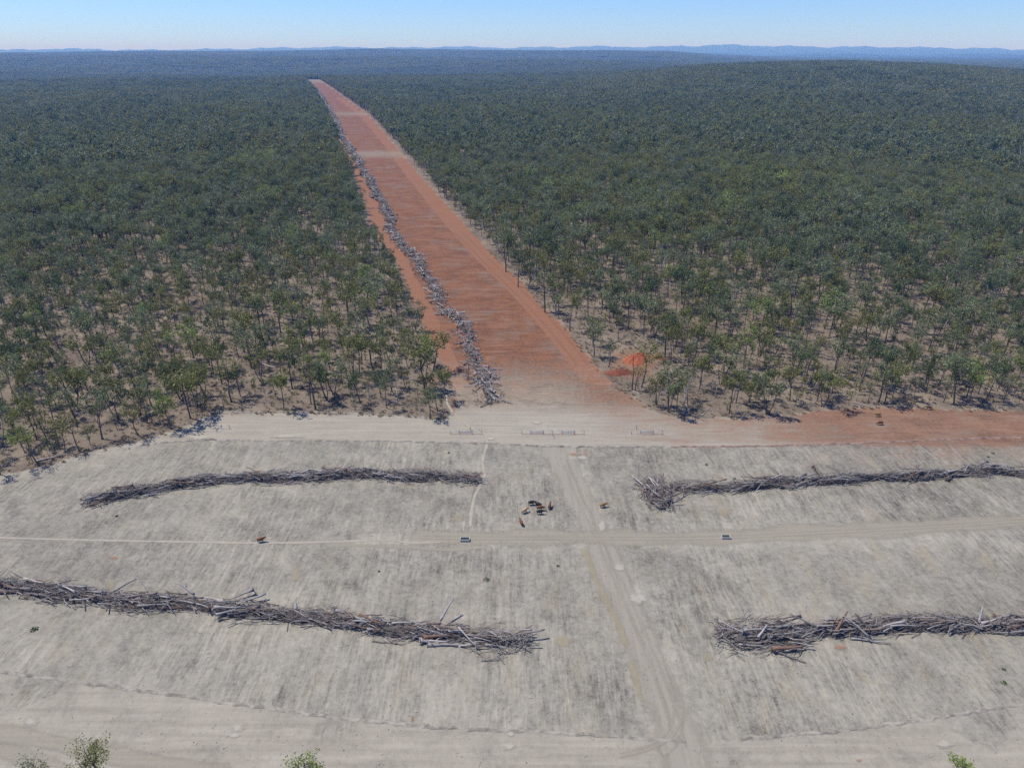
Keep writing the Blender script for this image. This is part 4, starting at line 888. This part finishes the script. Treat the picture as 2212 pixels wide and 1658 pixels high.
mound('soil_mound', 1338, 806, 5.6, 3.0, 1.6, M_redbrown, 4, .1, 'crumbly red-brown soil heap in front of the orange bank', .1)
mound('soil_mound', 1422, 772, 4.0, 3.0, .8, M_redbrown, 5, .3, 'low reddish spoil right of the orange bank', .1)

# ------------------------------------------------------------------ gates, rails, posts
def hbar(name, x0, x1, z, r, mat, parent, y=0.0):
    m = MB(); m.tube([(x0, y, z), (x1, y, z)], [r, r], 8); return new_obj(name, m.mesh(name, [mat], True), parent)
def vbar(name, x, z0, z1, r, mat, parent, y=0.0):
    m = MB(); m.tube([(x, y, z0), (x, y, z1)], [r, r], 8); return new_obj(name, m.mesh(name, [mat], True), parent)
def soil_ring(x, parent, s=.6):
    m = MB(); vs = [(x+math.cos(k*.5236)*s*rnd.uniform(.7, 1.4), math.sin(k*.5236)*s*rnd.uniform(.5, 1.0), -.02) for k in range(12)]+[(x, 0, .10)]; m.add(vs, [(k, (k+1) % 12, 12) for k in range(12)])
    new_obj('footing_soil', m.mesh('footing_soil', [M_spoil]), parent)
M_spoil = mat_plain('orange_footing_spoil', (.38, .23, .14), .95, .25, 3, spec=.08)
def zx(z): return (1700+z/2.212)/1.8517
def zv(z): return (1640+z/2.212)/1.8517
GY0 = G(1106, zv(213))[1]
def gx_(z): return G(zx(z), zv(213))[0]
def farm_gate(a, b_, lab):
    xa, xb = gx_(a), gx_(b_); c = (xa+xb)/2; h = (xb-xa)/2-.1; root = empty('farm_gate', (c, GY0, 0))
    for k in range(6): hbar('rail', -h, h, .28+k*.2, .036, M_steel, root)
    for x in (-h, 0, h): vbar('stile', x, .2, 1.34, .036, M_steel, root)
    for x in (-h-.1, h+.1): vbar('post', x, -.2, 1.5, .055, M_post, root); soil_ring(x, root)
    tag(root, lab, 'gate', 'steel gates along the road')
def rail_panel(a, b_, lab, posts=(0, 1), low=False, cat='fence'):
    xa, xb = gx_(a), gx_(b_); c = (xa+xb)/2; h = (xb-xa)/2-.12; root = empty('rail_fence', (c, GY0, 0))
    hbar('rail', -h, h, .18 if low else 1.32, .05, M_steel, root)
    if not low: hbar('rail', -h, h, .06, .03, M_post, root)
    for k in posts: vbar('post', (-h, h)[k], -.2, 1.4 if not low else 1.1, .06, M_post, root); soil_ring((-h, h)[k], root, .4)
    tag(root, lab, cat, 'open rail panels beside gates')
farm_gate(303, 418, 'leftmost closed steel gate, where the cattle path passes')
farm_gate(935, 1048, 'left gate of the middle pair on the road')
farm_gate(1210, 1325, 'right gate of the middle pair on the road')
farm_gate(1905, 2020, 'rightmost steel gate at the end of the red strip')
rail_panel(222, 303, 'open rail panel left of the leftmost gate', (0,)); rail_panel(418, 503, 'open rail panel right of the leftmost gate', (1,))
rail_panel(852, 935, 'open rail panel left of the middle gate pair', (0,)); rail_panel(1048, 1130, 'left half of the rail between the middle gates', (1,)); rail_panel(1130, 1210, 'right half of the rail between the middle gates', ())
rail_panel(1325, 1410, 'open rail panel right of the middle gate pair', (1,)); rail_panel(2020, 2103, 'open rail panel right of the rightmost gate', (1,)); rail_panel(1822, 1905, 'unfinished low rail left of the rightmost gate', (0,), True)
def lone_post(u, v, hgt, lab, tilt=0.0):
    x, y = G(u, v); m = MB(); m.tube([(0, 0, -.2), (0, 0, hgt)], [.07, .07], 8); m.tube([(0, 0, hgt), (0, 0, hgt+.03)], [.085, .05], 8)
    o = new_obj('fence_post', m.mesh('fence_post', [M_post], True), None, (x, y, 0)); o.rotation_euler = (0, tilt, 0); tag(o, lab, 'post', 'lone posts')
lone_post(zx(402), zv(178), 1.6, 'lone dark post behind the leftmost gate'); lone_post(zx(1870), zv(170), 1.6, 'lone dark post behind the rightmost gate'); lone_post(zx(1150), zv(250), 1.5, 'leaning dark post in front of the middle gates', -.5)
def corner_frame():
    P = [G(*RL(1408, 1182)), G(*RL(1436, 1157)), G(*RL(1490, 1157))]; root = empty('rail_corner', (P[1][0], P[1][1], 0)); L = [Vector((p[0]-P[1][0], p[1]-P[1][1], 0)) for p in P]
    for p in L:
        m = MB(); m.tube([(p.x, p.y, -.2), (p.x, p.y, 1.4)], [.06, .06], 8); new_obj('post', m.mesh('post', [M_post], True), root)
    for a, b_ in ((0, 1), (1, 2)):
        m = MB(); m.tube([L[a]+Vector((0, 0, 1.33)), L[b_]+Vector((0, 0, 1.33))], [.05, .05], 8); new_obj('rail', m.mesh('rail', [M_steel], True), root)
    tag(root, 'small two-sided rail corner on the pale road at left', 'fence')
corner_frame()

# ------------------------------------------------------------------ troughs
def trough(u, v, L, W, H, rz, lab):
    x, y = G(u, v); root = empty('water_trough', (x, y, .0), rz); m = MB(); t = .11
    o = [(-L/2, -W/2), (L/2, -W/2), (L/2, W/2), (-L/2, W/2)]; i = [(-L/2+t, -W/2+t), (L/2-t, -W/2+t), (L/2-t, W/2-t), (-L/2+t, W/2-t)]; k = .96
    vs = [(p[0]*k, p[1]*k, -.02) for p in o]+[(*p, H) for p in o]+[(*p, H) for p in i]+[(p[0]*.97, p[1]*.95, .12) for p in i]
    fs = [(0, 1, 5, 4), (1, 2, 6, 5), (2, 3, 7, 6), (3, 0, 4, 7)]
    for a in range(4):
        b2 = (a+1) % 4; fs += [(4+a, 4+b2, 8+b2, 8+a), (8+a, 8+b2, 12+b2, 12+a)]
    fs += [(12, 13, 14, 15), (3, 2, 1, 0)]
    m.add(vs, fs); new_obj('basin', m.mesh('basin', [M_conc]), root)
    m = MB(); m.add([(p[0]*.985, p[1]*.97, H*.62) for p in i], [(0, 1, 2, 3)]); new_obj('water', m.mesh('water', [M_water]), root)
    tag(root, lab, 'trough', 'concrete water troughs')
trough(*LM(802, 584), 2.35, 1.25, .62, 0, 'pale concrete trough on the cattle path, left of the track')
trough(*LR(280, 567), 2.2, 1.25, .55, -.03, 'pale concrete trough right of the vehicle track')

# ------------------------------------------------------------------ cattle
def cow_mesh(name, pose):
    V_, E_, R_ = [], [], []
    def add(p, r, par=None):
        V_.append(p); R_.append(r); i = len(V_)-1
        if par is not None: E_.append((par, i))
        return i
    pel = add((-.62, 0, 1.08), (.34, .37)); bel = add((-.12, 0, 1.00), (.42, .46), pel); che = add((.38, 0, 1.03), (.36, .46), bel); nb = add((.68, 0, 1.18), (.24, .33), che)
    if pose == 'graze': nk = add((.98, 0, .92), (.17, .23), nb); po = add((1.14, 0, .58), (.155, .165), nk); mu = add((1.30, 0, .24), (.105, .115), po)
    elif pose == 'low': nk = add((.98, 0, 1.18), (.17, .23), nb); po = add((1.16, 0, 1.12), (.155, .165), nk); mu = add((1.44, 0, .92), (.105, .115), po)
    else: nk = add((.95, 0, 1.38), (.17, .23), nb); po = add((1.10, 0, 1.47), (.155, .165), nk); mu = add((1.40, 0, 1.30), (.105, .115), po)
    q = V_[po]
    for s in (-1, 1): add((q[0]-.04, s*.23, q[2]+.02), (.035, .05), po)
    for s in (-1, 1):
        st = .12*s if pose == 'walk' else .04*s
        h = add((-.66, s*.19, .84), (.18, .23), pel); k = add((-.56+st, s*.2, .66), (.12, .15), h); hk = add((-.78+st, s*.19, .44), (.05, .06), k); ft = add((-.73+st*1.6, s*.19, .12), (.042, .042), hk); add((-.69+st*1.7, s*.19, .05), (.052, .05), ft)
        sh = add((.42, s*.18, .78), (.14, .19), che); kn = add((.44-st, s*.18, .42), (.055, .055), sh); ff = add((.42-st*1.8, s*.18, .12), (.042, .042), kn); add((.46-st*1.8, s*.18, .05), (.052, .05), ff)
    t1 = add((-.93, 0, 1.2), (.04, .04), pel); t2 = add((-.99, 0, .9), (.028, .028), t1); add((-.97, 0, .55), (.035, .035), t2)
    me = bpy.data.meshes.new(name); me.from_pydata(V_, E_, []); o = bpy.data.objects.new(name, me); COL.objects.link(o)
    md = o.modifiers.new('skin', 'SKIN'); md.use_smooth_shade = True
    if not len(me.skin_vertices):
        bpy.context.view_layer.objects.active = o; bpy.ops.mesh.customdata_skin_add()
    for i, r in enumerate(R_): me.skin_vertices[0].data[i].radius = r
    me.skin_vertices[0].data[0].use_root = True
    o.modifiers.new('sub', 'SUBSURF').levels = 1
    dg = bpy.context.evaluated_depsgraph_get(); dg.update(); out = bpy.data.meshes.new_from_object(o.evaluated_get(dg)); out.name = name
    bpy.data.objects.remove(o)
    zmin = min(v.co.z for v in out.vertices)
    for v in out.vertices: v.co.z -= zmin
    return out
COW = {p: cow_mesh('cow_body', p) for p in ('stand', 'walk', 'low', 'graze')}
def hide(name, c, c2): 
    k = NT(name); tc = k.n('ShaderNodeTexCoord').outputs['Object']; n = k.noise(tc, 2.2, 3, .55); sx_ = k.n('ShaderNodeSeparateXYZ'); k.l(tc, sx_.inputs[0])
    col = k.mix(k.rng(n, .35, .65), c, c2); col = k.mix(k.rng(sx_.outputs[0], .75, 1.25, 0, .5), col, tuple(q*.45 for q in c))
    return k.done(k.surf(col, .7, n, .1, .02, .25))
HIDE = {'black': hide('black_hide', (0.012, 0.012, 0.012), (0.020, 0.019, 0.018)), 'tan': hide('tan_hide', (.36, .22, .12), (.46, .31, .18)), 'dark': hide('dark_brown_hide', (0.024, 0.016, 0.014), (0.041, 0.027, 0.020)), 'brown': hide('brown_hide', (0.109, 0.044, 0.022), (0.150, 0.065, 0.031)),
        'red': hide('red_brown_hide', (0.128, 0.044, 0.018), (0.164, 0.061, 0.026)), 'gold': hide('golden_hide', (0.224, 0.129, 0.048), (0.286, 0.177, 0.068))}
M_horn = mat_plain('horn', (.42, .38, .30), .5, .2, 6)
def cow(u, v, yaw, pose, col, lab, s=1.0):
    x, y = G(u, v); root = empty('cow', (x, y, 0), math.radians(yaw)); root.scale = (s, s, s)
    bo = new_obj('body', COW[pose], root)
    if len(bo.material_slots) == 0: COW[pose].materials.append(HIDE['brown'])
    bo.material_slots[0].link = 'OBJECT'; bo.material_slots[0].material = HIDE[col]
    hx, hz = {'stand': (1.08, 1.56), 'walk': (1.08, 1.56), 'low': (1.13, 1.21), 'graze': (1.07, .66)}[pose]
    for sg in (-1, 1):
        m = MB(); m.tube([(hx, sg*.07, hz-.03), (hx, sg*.16, hz+.05), (hx+.02, sg*.19, hz+.15)], [.028, .02, .006], 5); new_obj('horn', m.mesh('horn', [M_horn], True), root)
    tag(root, lab, 'cow', 'cattle')
cow(564, 1170, 8, 'stand', 'red', 'lone brown cow on the thin path at left')
cow(1148, 1090, 0, 'low', 'black', 'black cow standing furthest back in the central group')
cow(1133, 1107, 35, 'low', 'tan', 'pale tan cow left of the clustered central cattle')
cow(1163, 1094, 160, 'stand', 'dark', 'dark cow behind the brown cow in the tight cluster')
cow(1166, 1101, -8, 'low', 'brown', 'brown cow in the middle of the tight cluster')
cow(1166, 1110, 3, 'low', 'black', 'black cow at the front of the tight cluster')
cow(1187, 1097, 72, 'stand', 'red', 'red-brown cow facing away, right of the cluster', .95)
cow(1126, 1133, 112, 'stand', 'red', 'orange-brown cow facing away, nearest to the trough', .97)
cow(1302, 1095, 12, 'low', 'gold', 'golden cow alone beside the vehicle track')
cow(1896, 899, 186, 'low', 'gold', 'golden-brown cow walking left on the reddish road')
cow(1901, 917, 184, 'graze', 'red', 'brown cow grazing on the reddish road, nearest of three')
cow(2005, 884, 176, 'low', 'brown', 'dark red cow at the right woodland edge')

# ------------------------------------------------------------------ haze
m = MB(); m.box((0, 0, 155), (99000, 99000, 410))
hz = new_obj('haze', m.mesh('haze', [])); tag(hz, 'blue dry-season haze over the whole plain', 'haze', kind='stuff')
hm = bpy.data.materials.new('dry_season_haze'); hm.use_nodes = True; t = hm.node_tree; t.nodes.clear()
pv = t.nodes.new('ShaderNodeVolumePrincipled'); pv.inputs['Color'].default_value = (.22, .46, 1.0, 1); pv.inputs['Absorption Color'].default_value = (1, 1, 1, 1); pv.inputs['Density'].default_value = 7.4e-5; pv.inputs['Anisotropy'].default_value = 0.0
ho = t.nodes.new('ShaderNodeOutputMaterial'); t.links.new(pv.outputs[0], ho.inputs['Volume']); hz.data.materials.append(hm)
